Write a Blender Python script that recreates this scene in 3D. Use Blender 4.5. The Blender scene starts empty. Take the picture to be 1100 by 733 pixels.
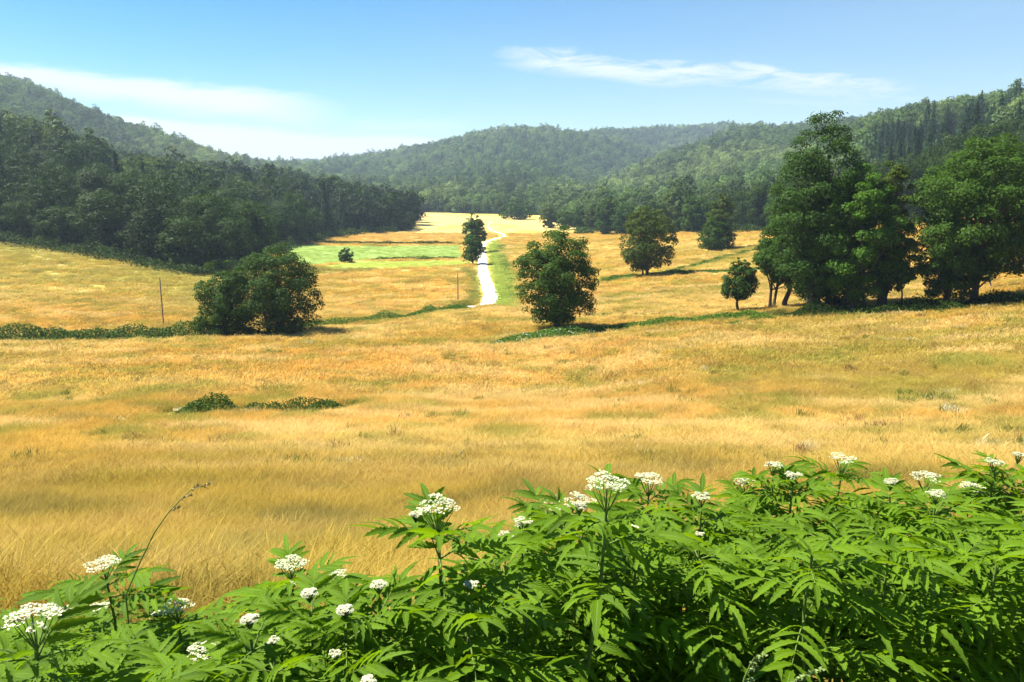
import bpy, math, random
import numpy as np
R_ = math.radians
SC = bpy.context.scene
COL = SC.collection
# ------------------------------------------------------------------ camera, world, sun, exposure
PITCH = 11.34; FOC = 855.0 / 1100.0
cam_d = bpy.data.cameras.new('camera'); cam = bpy.data.objects.new('camera', cam_d); COL.objects.link(cam)
cam_d.sensor_width = 36.0; cam_d.lens = 36.0 * FOC; cam_d.clip_start = 0.05; cam_d.clip_end = 12000
cam.location = (0, 0, 0); cam.rotation_euler = (R_(90 - PITCH), 0, 0)
SC.camera = cam
SUN_AZ = -72.0     # degrees from +Y, positive towards +X
SUN_EL = 57.0
SC.view_settings.view_transform = 'Standard'; SC.view_settings.look = 'None'
SC.view_settings.gamma = 1.0; SC.view_settings.exposure = 1.55
SC.view_settings.use_curve_mapping = False
SC.cycles.volume_bounces = 0; SC.cycles.max_bounces = 6; SC.cycles.diffuse_bounces = 3
SC.cycles.transmission_bounces = 3; SC.cycles.glossy_bounces = 2; SC.cycles.transparent_max_bounces = 4

world = bpy.data.worlds.new('World'); SC.world = world; world.use_nodes = True

class NT:
    """small helper for node graphs"""
    def __init__(s, tree): s.t = tree; s.n = tree.nodes; s.l = tree.links
    def node(s, typ, **kw):
        n = s.n.new(typ)
        for k, v in kw.items(): setattr(n, k, v)
        return n
    def put(s, sock, v):
        if isinstance(v, bpy.types.NodeSocket): s.l.new(v, sock)
        elif v is not None: sock.default_value = v
    def m(s, op, a, b=None, c=None, clamp=False):
        n = s.node('ShaderNodeMath', operation=op, use_clamp=clamp)
        s.put(n.inputs[0], a)
        if b is not None: s.put(n.inputs[1], b)
        if c is not None: s.put(n.inputs[2], c)
        return n.outputs[0]
    def ss(s, v, a, b, lo=0.0, hi=1.0):
        n = s.node('ShaderNodeMapRange', interpolation_type='SMOOTHSTEP')
        s.put(n.inputs[0], v); n.inputs[1].default_value = a; n.inputs[2].default_value = b
        n.inputs[3].default_value = lo; n.inputs[4].default_value = hi
        return n.outputs[0]
    def mix(s, f, a, b, mode='MIX'):
        n = s.node('ShaderNodeMix', data_type='RGBA', blend_type=mode)
        s.put(n.inputs[0], f); s.put(n.inputs[6], a); s.put(n.inputs[7], b)
        return n.outputs[2]
    def noise(s, vec, scale, detail=4, rough=0.55, dist=0.0):
        n = s.node('ShaderNodeTexNoise')
        if vec is not None: s.put(n.inputs['Vector'], vec)
        n.inputs['Scale'].default_value = scale; n.inputs['Detail'].default_value = detail
        n.inputs['Roughness'].default_value = rough; n.inputs['Distortion'].default_value = dist
        return n.outputs[0]

def build_world():
    t = NT(world.node_tree); t.n.clear()
    out = t.node('ShaderNodeOutputWorld'); bg = t.node('ShaderNodeBackground')
    sky = t.node('ShaderNodeTexSky', sky_type='NISHITA'); sky.sun_disc = False
    sky.sun_elevation = R_(SUN_EL); sky.sun_rotation = R_(SUN_AZ)
    sky.altitude = 300; sky.air_density = 1.0; sky.dust_density = 0.4; sky.ozone_density = 3.0
    hs = t.node('ShaderNodeHueSaturation'); t.l.new(sky.outputs[0], hs.inputs['Color'])
    hs.inputs['Saturation'].default_value = 1.50; hs.inputs['Value'].default_value = 0.87
    tc = t.node('ShaderNodeTexCoord'); sp = t.node('ShaderNodeSeparateXYZ'); t.l.new(tc.outputs['Generated'], sp.inputs[0])
    x, y, z = sp.outputs
    yy = t.m('MAXIMUM', y, 0.08)
    u = t.m('DIVIDE', x, yy); s_ = t.m('DIVIDE', z, yy)
    cb = t.node('ShaderNodeCombineXYZ'); t.l.new(u, cb.inputs[0]); t.put(cb.inputs[1], t.m('MULTIPLY', s_, 5.0))
    n1 = t.noise(cb.outputs[0], 5.0, 5, 0.5, 0.3); n2 = t.noise(cb.outputs[0], 14.0, 9, 0.68, 0.6)
    n3 = t.noise(cb.outputs[0], 2.2, 3, 0.5, 0.0)
    w = t.m('MULTIPLY', t.m('SUBTRACT', n1, 0.5), 0.036)
    w2 = t.m('MULTIPLY', t.m('SUBTRACT', n2, 0.5), 0.018)
    ws = t.m('ADD', w, w2)
    # high bank at the left: below its upper edge line
    t1 = t.m('ADD', t.m('SUBTRACT', t.m('MULTIPLY_ADD', u, -0.118, 0.0735), s_), ws)
    b1 = t.m('MULTIPLY', t.ss(t1, -0.003, 0.012), t.ss(t1, 0.020, 0.044, 1.0, 0.10))
    b1 = t.m('MULTIPLY', b1, t.ss(u, -0.33, -0.17, 1.0, 0.0))
    # lower bank down to the hills
    t2 = t.m('ADD', t.m('SUBTRACT', t.m('MULTIPLY_ADD', u, -0.062, 0.0490), s_), ws)
    b2 = t.m('MULTIPLY', t.ss(t2, -0.003, 0.010), t.ss(u, -0.12, 0.02, 1.0, 0.0))
    # thin streaks at the right
    d3 = t.m('ABSOLUTE', t.m('ADD', t.m('SUBTRACT', t.m('MULTIPLY_ADD', u, -0.078, 0.1435), s_), t.m('MULTIPLY', ws, 1.3)))
    b3 = t.m('MULTIPLY', t.ss(d3, 0.000, 0.027, 1.0, 0.0), t.m('MULTIPLY', t.ss(u, -0.06, 0.06), t.ss(u, 0.36, 0.62, 1.0, 0.0)))
    b3 = t.m('MULTIPLY', b3, t.ss(n2, 0.28, 0.60, 0.15, 1.0))
    d4 = t.m('ABSOLUTE', t.m('ADD', t.m('SUBTRACT', 0.094, s_), t.m('MULTIPLY', ws, 0.8)))
    b4 = t.m('MULTIPLY', t.ss(d4, 0.001, 0.012, 1.0, 0.0), t.m('MULTIPLY', t.ss(u, 0.20, 0.32), t.ss(u, 0.42, 0.52, 1.0, 0.0)))
    b4 = t.m('MULTIPLY', b4, 0.45)
    d5 = t.m('ABSOLUTE', t.m('ADD', t.m('SUBTRACT', 0.068, s_), t.m('MULTIPLY', ws, 0.7)))
    b5 = t.m('MULTIPLY', t.m('MULTIPLY', t.ss(d5, 0.001, 0.010, 1.0, 0.0), 0.35), t.m('MULTIPLY', t.ss(u, -0.24, -0.16), t.ss(u, -0.10, 0.0, 1.0, 0.0)))
    tot = t.m('MAXIMUM', t.m('MAXIMUM', b1, b2), t.m('MAXIMUM', b3, t.m('MAXIMUM', b4, b5)))
    tot = t.m('MULTIPLY', tot, t.ss(n3, 0.2, 0.5, 0.85, 0.97))
    # a soft thin veil, thicker towards the horizon and the right
    veil = t.m('MULTIPLY', t.m('MULTIPLY', t.ss(u, -0.6, 0.7, -0.02, 0.46), t.ss(s_, 0.0, 0.32, 1.0, 0.45)), t.ss(n3, 0.2, 0.8, 0.8, 1.1))
    tot = t.m('MAXIMUM', tot, veil)
    tot = t.m('MULTIPLY', tot, t.m('MULTIPLY', t.ss(y, 0.05, 0.3), t.ss(z, -0.04, 0.0)))
    skyc = t.mix(1.0, hs.outputs[0], (0.94, 1.10, 1.08, 1), 'MULTIPLY')
    c = t.mix(tot, skyc, (5.9, 6.4, 6.8, 1))
    t.l.new(c, bg.inputs[0]); bg.inputs[1].default_value = 0.055
    t.l.new(bg.outputs[0], out.inputs[0])
build_world()

sun_d = bpy.data.lights.new('sun', 'SUN'); sun = bpy.data.objects.new('sun', sun_d); COL.objects.link(sun)
sun_d.energy = 5.0; sun_d.angle = R_(0.53); sun_d.color = (1.0, 0.95, 0.86)
sun.rotation_euler = (R_(90 - SUN_EL), 0, R_(180 - SUN_AZ)); sun.location = (0, 0, 60)

# ------------------------------------------------------------------ noise
def _h(ix, iy, seed):
    n = (ix.astype(np.int64) * 374761393 + iy.astype(np.int64) * 668265263 + seed * 1442695041) & 0xffffffff
    n = ((n ^ (n >> 13)) * 1274126177) & 0xffffffff
    return ((n ^ (n >> 16)) & 0xffffff) / float(0xffffff)
def vnoise(x, y, seed=0):
    x0 = np.floor(x); y0 = np.floor(y); fx = x - x0; fy = y - y0
    fx = fx * fx * (3 - 2 * fx); fy = fy * fy * (3 - 2 * fy)
    a = _h(x0, y0, seed); b = _h(x0 + 1, y0, seed); c = _h(x0, y0 + 1, seed); d = _h(x0 + 1, y0 + 1, seed)
    return (a * (1 - fx) + b * fx) * (1 - fy) + (c * (1 - fx) + d * fx) * fy
def fbm(x, y, scale, oct=4, seed=0):
    x = np.asarray(x, float) / scale; y = np.asarray(y, float) / scale; s = 0; a = 0.5; t = 0
    for k in range(oct):
        s = s + a * vnoise(x * 2 ** k + 17.3 * k, y * 2 ** k - 9.1 * k, seed + k); t += a; a *= 0.5
    return s / t
def sstep(v, a, b):
    t = np.clip((v - a) / (b - a), 0, 1); return t * t * (3 - 2 * t)

# ------------------------------------------------------------------ terrain height: table of metres by bearing and distance
BEAR = np.array([-400, 0, 150, 300, 430, 550, 640, 700, 780, 850, 950, 1100, 1500], float)
UC = (BEAR - 550) / 872.0
DIST = np.array([0.5, 2, 4, 8, 14, 22, 35, 50, 70, 82, 90, 98, 110, 122, 150, 190, 220, 260, 300, 350, 400, 500, 600, 700, 900, 1100, 1500, 2000, 2600, 3400], float)
NEAR = [-1.68, -1.82, -2.55, -4.3, -6.5, -8.5, -11.0, -12.9]
T = {
 -400: [-14.6, -15.6, -16.2, -16.6, -16.2, -15, -12, -5, -2, 6, 16, 26, 32, 52, 78, 108, 150, 150, 110, 80, 60, 60],
 0:    [-15.0, -16.0, -16.9, -17.1, -16.9, -16.6, -15.6, -14.2, -9, -1, 8, 12, 14, 24, 38, 58, 106, 96, 60, 40, 40, 40],
 150:  [-15.0, -16.0, -16.9, -17.3, -17.4, -17.5, -17.1, -15.2, -12, -9, -6.5, -5, -5, 0, 6, 16, 48, 44, 30, 20, 20, 20],
 300:  [-14.9, -15.9, -16.7, -17.4, -17.9, -18.3, -18.7, -19.2, -19.4, -19.5, -17.5, -13.5, -10.5, -9, -8, -6, 3, 5, 8, 30, 40, 40],
 430:  [-14.7, -15.7, -16.2, -16.8, -18.0, -18.4, -18.9, -19.6, -20.1, -20.6, -20.9, -21.0, -20.5, -21.4, -21, -17, -8, 8, 46, 38, 30, 30],
 550:  [-14.6, -15.3, -15.6, -15.8, -17.6, -18.3, -18.9, -19.7, -20.1, -20.6, -21.0, -21.5, -21.8, -22.1, -21, -14, 6, 34, 76, 52, 40, 40],
 640:  [-14.2, -15.0, -15.5, -15.9, -16.7, -17.1, -17.8, -18.6, -19.3, -20.0, -20.5, -21.0, -21.4, -21.6, -21, -18, -14, 6, 74, 88, 50, 40],
 700:  [-13.6, -14.5, -15.2, -15.6, -15.9, -16.1, -16.6, -17.4, -18.0, -18.8, -19.4, -20.0, -20.3, -19, -16, -8, 10, 8, 50, 117, 70, 50],
 780:  [-13.1, -13.9, -14.6, -15.0, -15.1, -15.2, -15.4, -15.9, -16.3, -16.8, -17.0, -17.0, -16, -12, -5, 5, 34, 46, 50, 112, 80, 60],
 850:  [-12.6, -13.4, -14.1, -14.4, -14.4, -14.3, -14.2, -14.2, -14.3, -14.2, -13.5, -12.0, -10, -4, 4, 14, 38, 52, 70, 90, 80, 60],
 950:  [-12.0, -12.6, -13.4, -13.8, -13.7, -13.5, -13.0, -12.0, -10.5, -7.5, -3.0, 4, 12, 27, 36, 44, 55, 66, 90, 100, 80, 60],
 1100: [-10.8, -11.2, -11.9, -12.2, -12.1, -11.8, -10.0, -4.0, 1, 8, 14, 22, 29, 41, 49, 58, 76, 92, 120, 120, 90, 70],
 1500: [-7.5, -7.5, -8, -8, -7, -6, -2, 8, 14, 22, 30, 42, 52, 74, 92, 105, 130, 145, 150, 140, 100, 80]}
nearrise = {-400: -0.25, 0: -0.10, 1100: 1.0, 950: 0.72, 850: 0.55, 780: 0.38, 700: 0.2, 1500: 1.9}
Z = np.zeros((len(UC), len(DIST)))
for i, b in enumerate(BEAR):
    nr = [v + nearrise.get(int(b), 0.0) * 0.052 * d * min(1, max(0, (d - 10) / 40.0)) for v, d in zip(NEAR, DIST)]
    Z[i] = nr + T[int(b)]
LD = np.log(DIST)
def _pchip_slopes(x, Yv):
    h = np.diff(x); dl = np.diff(Yv, axis=-1) / h
    m = np.zeros_like(Yv); m[..., 0] = dl[..., 0]; m[..., -1] = dl[..., -1]
    a = dl[..., :-1]; b = dl[..., 1:]
    w1 = 2 * h[1:] + h[:-1]; w2 = h[1:] + 2 * h[:-1]
    with np.errstate(divide='ignore', invalid='ignore'):
        hm = (w1 + w2) / (w1 / a + w2 / b)
    m[..., 1:-1] = np.where(a * b > 0, hm, 0.0)
    return m
MD = _pchip_slopes(LD, Z)
# resample: fine grid in log distance, then smooth interpolation across bearing
GL = np.linspace(LD[0], LD[-1], 1400)
GZ = np.zeros((len(UC), len(GL)))
ki = np.clip(np.searchsorted(LD, GL, side='right') - 1, 0, len(LD) - 2)
hh = (LD[ki + 1] - LD[ki]); tt = (GL - LD[ki]) / hh
h00 = 2 * tt**3 - 3 * tt**2 + 1; h10 = tt**3 - 2 * tt**2 + tt; h01 = -2 * tt**3 + 3 * tt**2; h11 = tt**3 - tt**2
for i in range(len(UC)):
    GZ[i] = h00 * Z[i, ki] + h10 * hh * MD[i, ki] + h01 * Z[i, ki + 1] + h11 * hh * MD[i, ki + 1]
GU = np.linspace(UC[0], UC[-1], 900)
MU = _pchip_slopes(UC, GZ.T).T
kj = np.clip(np.searchsorted(UC, GU, side='right') - 1, 0, len(UC) - 2)
hu = (UC[kj + 1] - UC[kj]); tu = (GU - UC[kj]) / hu
GRID = ((2 * tu**3 - 3 * tu**2 + 1)[:, None] * GZ[kj] + (tu**3 - 2 * tu**2 + tu)[:, None] * hu[:, None] * MU[kj]
        + (-2 * tu**3 + 3 * tu**2)[:, None] * GZ[kj + 1] + (tu**3 - tu**2)[:, None] * hu[:, None] * MU[kj + 1])
def hgt(x, y):
    x = np.atleast_1d(np.asarray(x, float)); y = np.atleast_1d(np.asarray(y, float))
    r = np.hypot(x, y) + 1e-6; az = np.arctan2(x, y)
    ac = np.clip(az, -0.80, 0.80); D = np.clip(r * np.cos(ac), DIST[0], DIST[-1] * 0.999); u = np.clip(np.tan(ac), GU[0], GU[-1])
    gi = (np.log(D) - GL[0]) / (GL[1] - GL[0]); gj = (u - GU[0]) / (GU[1] - GU[0])
    i0 = np.clip(gi.astype(int), 0, len(GL) - 2); j0 = np.clip(gj.astype(int), 0, len(GU) - 2)
    fi = np.clip(gi - i0, 0, 1); fj = np.clip(gj - j0, 0, 1)
    z = (GRID[j0, i0] * (1 - fj) + GRID[j0 + 1, i0] * fj) * (1 - fi) + (GRID[j0, i0 + 1] * (1 - fj) + GRID[j0 + 1, i0 + 1] * fj) * fi
    back = sstep(np.abs(az), 1.1, 2.0)
    z = z * (1 - back) + (-1.68 + 0.22 * np.minimum(r, 350)) * back
    amp = sstep(D, 14, 40) * 0.45; far = sstep(D, 450, 1300) * 26 + sstep(D, 200, 420) * 1.5
    z = z + amp * (fbm(x, y, 14, 3, 5) - 0.5) + far * (fbm(x, y, 170, 4, 9) - 0.5) * 1.6
    z = z + 0.10 * (fbm(x, y, 1.6, 3, 2) - 0.5) * sstep(60 - D, 0, 30)
    return z
cp, sp_ = math.cos(R_(PITCH)), math.sin(R_(PITCH))
def ray(px, py):
    u = (px - 550) / 855.0; v = (366.5 - py) / 855.0
    return np.array([u, cp + v * sp_, -sp_ + v * cp])
def at(px, py):
    """ground point seen at a place of the photograph (pixels of the 1100x733 picture)"""
    d = ray(px, py); t = np.exp(np.linspace(math.log(3), math.log(2500), 6000))
    P = d[None] * t[:, None]; g = hgt(P[:, 0], P[:, 1]) - P[:, 2]
    k = np.argmax(g > 0)
    if g[k] <= 0: k = len(t) - 1
    return P[k].copy()
def onD(px, D):
    x = (px - 550) / 872.0 * D; return np.array([x, D, hgt(x, D)[0]])
def G(x, y): return float(hgt(x, y)[0])

# ------------------------------------------------------------------ mesh helpers
class MB:
    def __init__(s): s.v = []; s.f = []; s.n = 0; s.uv = []
    def add(s, V, F, UV=None):
        V = np.asarray(V, float).reshape(-1, 3); F = np.asarray(F, np.int64)
        s.v.append(V); s.f.append(F + s.n); s.n += len(V)
        s.uv.append(np.zeros((len(V), 2)) if UV is None else np.asarray(UV, float))
    def mesh(s, name, mats, smooth=False, idx=None):
        V = np.concatenate(s.v); UV = np.concatenate(s.uv)
        me = bpy.data.meshes.new(name)
        tot = [f.shape[1] for f in s.f for _ in range(len(f))]
        loops = np.concatenate([f.ravel() for f in s.f]); tot = np.array(tot)
        me.vertices.add(len(V)); me.vertices.foreach_set('co', V.astype(np.float32).ravel())
        me.loops.add(len(loops)); me.loops.foreach_set('vertex_index', loops.astype(np.int32))
        me.polygons.add(len(tot)); st = np.concatenate([[0], np.cumsum(tot)[:-1]])
        me.polygons.foreach_set('loop_start', st.astype(np.int32)); me.polygons.foreach_set('loop_total', tot.astype(np.int32))
        if smooth: me.polygons.foreach_set('use_smooth', np.ones(len(tot), bool))
        uvl = me.uv_layers.new(name='UVMap'); uvl.data.foreach_set('uv', UV[loops].astype(np.float32).ravel())
        for m in (mats if isinstance(mats, (list, tuple)) else [mats]): me.materials.append(m)
        me.update(calc_edges=True); return me
    def tube(s, pts, rad, k=6):
        P = np.asarray(pts, float); n = len(P); rad = np.broadcast_to(np.asarray(rad, float), (n,))
        T_ = np.gradient(P, axis=0); T_ /= np.linalg.norm(T_, axis=1)[:, None] + 1e-9
        ref = np.array([0.3, 0.9, 0.1]); A = np.cross(T_, ref); A /= np.linalg.norm(A, axis=1)[:, None] + 1e-9; B = np.cross(T_, A)
        an = np.arange(k) / k * 2 * math.pi
        V = P[:, None] + rad[:, None, None] * (np.cos(an)[None, :, None] * A[:, None] + np.sin(an)[None, :, None] * B[:, None])
        i, j = np.meshgrid(np.arange(n - 1), np.arange(k), indexing='ij'); i = i.ravel(); j = j.ravel(); j2 = (j + 1) % k
        s.add(V.reshape(-1, 3), np.stack([i * k + j, i * k + j2, (i + 1) * k + j2, (i + 1) * k + j], 1))
def obj(name, me, parent=None, loc=None):
    o = bpy.data.objects.new(name, me); COL.objects.link(o)
    if parent: o.parent = parent
    if loc is not None: o.location = loc
    return o
def tag(o, label=None, cat=None, group=None, kind=None):
    if label: o['label'] = label
    if cat: o['category'] = cat
    if group: o['group'] = group
    if kind: o['kind'] = kind
    return o

# ------------------------------------------------------------------ materials
def mat(name):
    m = bpy.data.materials.new(name); m.use_nodes = True; t = NT(m.node_tree); t.n.clear()
    out = t.node('ShaderNodeOutputMaterial'); return m, t, out
def leafy(name, col, src='random', trans=0.35, rough=0.6, spec=0.08, var=0.35, tint=(0.95, 1.02, 0.6), vein=False, tscale=1.6, tb=0.35, spread=1.0):
    """leaf shader: diffuse/gloss plus light passing through; colour varied per object ('random') or by attribute"""
    m, t, out = mat(name)
    if src == 'attr':
        a = t.node('ShaderNodeAttribute', attribute_type='INSTANCER', attribute_name='gcol'); c = a.outputs['Color']
    else:
        oi = t.node('ShaderNodeObjectInfo'); r = oi.outputs['Random']
        c = t.mix(t.m('MULTIPLY', r, 0.55), (*col, 1), (col[0] * tint[0] * 1.5 * spread, col[1] * tint[1] * 1.35 * spread, col[2] * tint[2] * spread, 1))
    geo = t.node('ShaderNodeNewGeometry')
    ri = geo.outputs['Random Per Island']
    k = t.m('MULTIPLY_ADD', ri, var * 2, 1 - var)
    g = t.node('ShaderNodeCombineXYZ'); t.put(g.inputs[0], t.m('MULTIPLY_ADD', ri, var * 2.4, 1 - var * 1.1)); t.put(g.inputs[1], k); t.put(g.inputs[2], k)
    c = t.mix(1.0, c, g.outputs[0], 'MULTIPLY')
    p = t.node('ShaderNodeBsdfPrincipled'); p.inputs['Roughness'].default_value = rough; p.inputs['Specular IOR Level'].default_value = spec
    if vein:
        uv = t.node('ShaderNodeUVMap'); sx = t.node('ShaderNodeSeparateXYZ'); t.l.new(uv.outputs[0], sx.inputs[0])
        ax = t.m('ABSOLUTE', t.m('SUBTRACT', sx.outputs[0], 0.5))
        mid = t.ss(ax, 0.02, 0.07, 1.0, 0.0)
        wv = t.m('SINE', t.m('MULTIPLY', t.m('SUBTRACT', sx.outputs[1], t.m('MULTIPLY', ax, 0.5)), 75.0))
        c = t.mix(t.m('MULTIPLY', mid, 0.45), c, (0.22, 0.34, 0.08, 1))
        c = t.mix(t.ss(wv, 0.2, 1.0, 0.0, 0.22), c, (0.03, 0.09, 0.008, 1))
        nz = t.noise(t.node('ShaderNodeTexCoord').outputs['Object'], 9.0, 3)
        c = t.mix(t.ss(nz, 0.45, 0.75, 0, 0.35), c, (0.10, 0.20, 0.02, 1))
        bp = t.node('ShaderNodeBump'); bp.inputs['Strength'].default_value = 0.35; bp.inputs['Distance'].default_value = 0.002
        t.l.new(wv, bp.inputs['Height']); t.l.new(bp.outputs[0], p.inputs['Normal'])
    t.l.new(c, p.inputs['Base Color'])
    tr = t.node('ShaderNodeBsdfTranslucent')
    c2 = t.mix(1.0, c, (tscale * 1.1, tscale, tscale * tb, 1), 'MULTIPLY'); t.l.new(c2, tr.inputs[0])
    mx = t.node('ShaderNodeMixShader'); mx.inputs[0].default_value = trans
    t.l.new(p.outputs[0], mx.inputs[1]); t.l.new(tr.outputs[0], mx.inputs[2]); t.l.new(mx.outputs[0], out.inputs[0])
    return m
def plain(name, col, rough=0.8, nscale=8.0, amt=0.4, col2=None, bump=0.0):
    m, t, out = mat(name)
    n = t.noise(t.node('ShaderNodeTexCoord').outputs['Object'], nscale, 5)
    c2 = col2 or tuple(v * (1 - amt) for v in col)
    c = t.mix(t.ss(n, 0.3, 0.7), (*col, 1), (*c2, 1))
    p = t.node('ShaderNodeBsdfPrincipled'); p.inputs['Roughness'].default_value = rough; t.l.new(c, p.inputs['Base Color'])
    if bump:
        b = t.node('ShaderNodeBump'); b.inputs['Strength'].default_value = bump; t.l.new(n, b.inputs['Height']); t.l.new(b.outputs[0], p.inputs['Normal'])
    t.l.new(p.outputs[0], out.inputs[0]); return m
M = {}
M['bark'] = plain('bark', (0.10, 0.075, 0.05), 0.9, 6, 0.5, bump=0.4)
M['crown'] = leafy('crown_leaves', (0.034, 0.076, 0.010), trans=0.28, var=0.2)
M['crown_olive'] = leafy('olive_crown_leaves', (0.046, 0.074, 0.012), trans=0.28, var=0.2)
M['crown_bright'] = leafy('bright_crown_leaves', (0.055, 0.125, 0.014), trans=0.32, var=0.2)
M['wood'] = leafy('wood_leaves', (0.017, 0.037, 0.004), trans=0.22, var=0.3, spread=1.7)
M['needle'] = leafy('conifer_needles', (0.014, 0.034, 0.012), trans=0.10, var=0.3)
M['far'] = leafy('far_wood_leaves', (0.05, 0.1, 0.02), src='attr', trans=0.28, var=0.3)
M['grass'] = leafy('dry_grass', (0.4, 0.3, 0.1), src='attr', trans=0.40, rough=0.7, spec=0.05, var=0.12, tscale=1.3, tb=0.8)
M['scrub'] = leafy('scrub_leaves', (0.06, 0.13, 0.02), trans=0.3, var=0.45)
M['verge'] = leafy('verge_leaves', (0.13, 0.20, 0.04), trans=0.3, var=0.35)
M['scrub_dark'] = leafy('bramble_leaves', (0.040, 0.090, 0.016), trans=0.25, var=0.35)
M['pale_ear'] = plain('pale_ear', (0.20, 0.28, 0.07), 0.8, 20, 0.3)
M['elder'] = leafy('elder_leaves', (0.098, 0.186, 0.005), trans=0.44, rough=0.55, spec=0.14, var=0.22, vein=True, tscale=1.5)
M['stem'] = plain('green_stem', (0.11, 0.18, 0.02), 0.85, 20, 0.4)
M['petal'] = plain('petal', (0.48, 0.49, 0.29), 0.6, 40, 0.1)
M['road'] = plain('white_gravel', (0.62, 0.58, 0.50), 0.95, 0.8, 0.25, bump=0.1)
M['post'] = plain('weathered_wood', (0.22, 0.19, 0.16), 0.9, 12, 0.4)
M['straw'] = plain('straw', (0.42, 0.30, 0.12), 0.7, 20, 0.3)
M['white_flower'] = plain('white_flowers', (0.75, 0.76, 0.66), 0.7, 20, 0.1)

# ------------------------------------------------------------------ colour zones of the ground (world-space lines and areas)
def wline(pts): return np.array([at(*p)[:2] for p in pts])
def dline(x, y, L):
    d = np.full(np.shape(x), 1e9)
    for a, b in zip(L[:-1], L[1:]):
        ab = b - a; t = np.clip(((x - a[0]) * ab[0] + (y - a[1]) * ab[1]) / (ab @ ab + 1e-9), 0, 1)
        d = np.minimum(d, np.hypot(x - a[0] - t * ab[0], y - a[1] - t * ab[1]))
    return d
def inpoly(x, y, P):
    c = np.zeros(np.shape(x), bool); n = len(P)
    for i in range(n):
        a, b = P[i], P[(i + 1) % n]
        c ^= ((a[1] > y) != (b[1] > y)) & (x < (b[0] - a[0]) * (y - a[1]) / (b[1] - a[1] + 1e-12) + a[0])
    return c
L_ditch = wline([(-90, 368), (0, 366), (100, 366), (230, 363), (290, 360)])
L_ditch2 = wline([(290, 360), (340, 352), (400, 346), (450, 340), (500, 331)])
L_right = wline([(530, 371), (590, 362), (680, 354), (770, 346), (840, 341)])
L_right2 = wline([(840, 341), (950, 338), (1100, 326), (1200, 320)])
L_mid = wline([(640, 306), (665, 299), (700, 296), (760, 293), (830, 290)])
L_mid2 = wline([(700, 296), (740, 288), (780, 277), (830, 266)])
L_rL = wline([(499, 288), (511, 302), (506, 322), (482, 336)])
P_verge = wline([(526, 258), (534, 258), (548, 290), (558, 332), (533, 332), (531, 300), (524, 270)])
P_green = wline([(312, 263), (495, 264), (497, 278), (400, 279), (330, 286), (300, 280)])
P_lime = wline([(380, 281), (497, 280), (512, 284), (430, 289), (330, 291)])
P_dull = wline([(240, 285), (330, 287), (420, 290), (330, 297), (240, 300)])
P_pale = wline([(430, 232), (530, 233), (640, 240), (600, 250), (540, 240), (443, 241)])
P_orange = wline([(330, 259), (443, 246), (497, 246), (497, 260)])
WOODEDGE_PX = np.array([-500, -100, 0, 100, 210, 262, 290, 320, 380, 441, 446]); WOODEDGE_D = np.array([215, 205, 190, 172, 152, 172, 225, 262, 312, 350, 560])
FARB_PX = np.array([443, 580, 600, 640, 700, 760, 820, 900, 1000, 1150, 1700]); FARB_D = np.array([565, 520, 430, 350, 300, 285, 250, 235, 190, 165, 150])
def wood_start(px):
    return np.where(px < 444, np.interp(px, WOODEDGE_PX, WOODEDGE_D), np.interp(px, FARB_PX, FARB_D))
def pxof(x, y): return 550 + 872.0 * x / np.maximum(y, 1e-3)
def mixc(c, d, w): return c * (1 - w[:, None]) + np.asarray(d)[None] * w[:, None]
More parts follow.
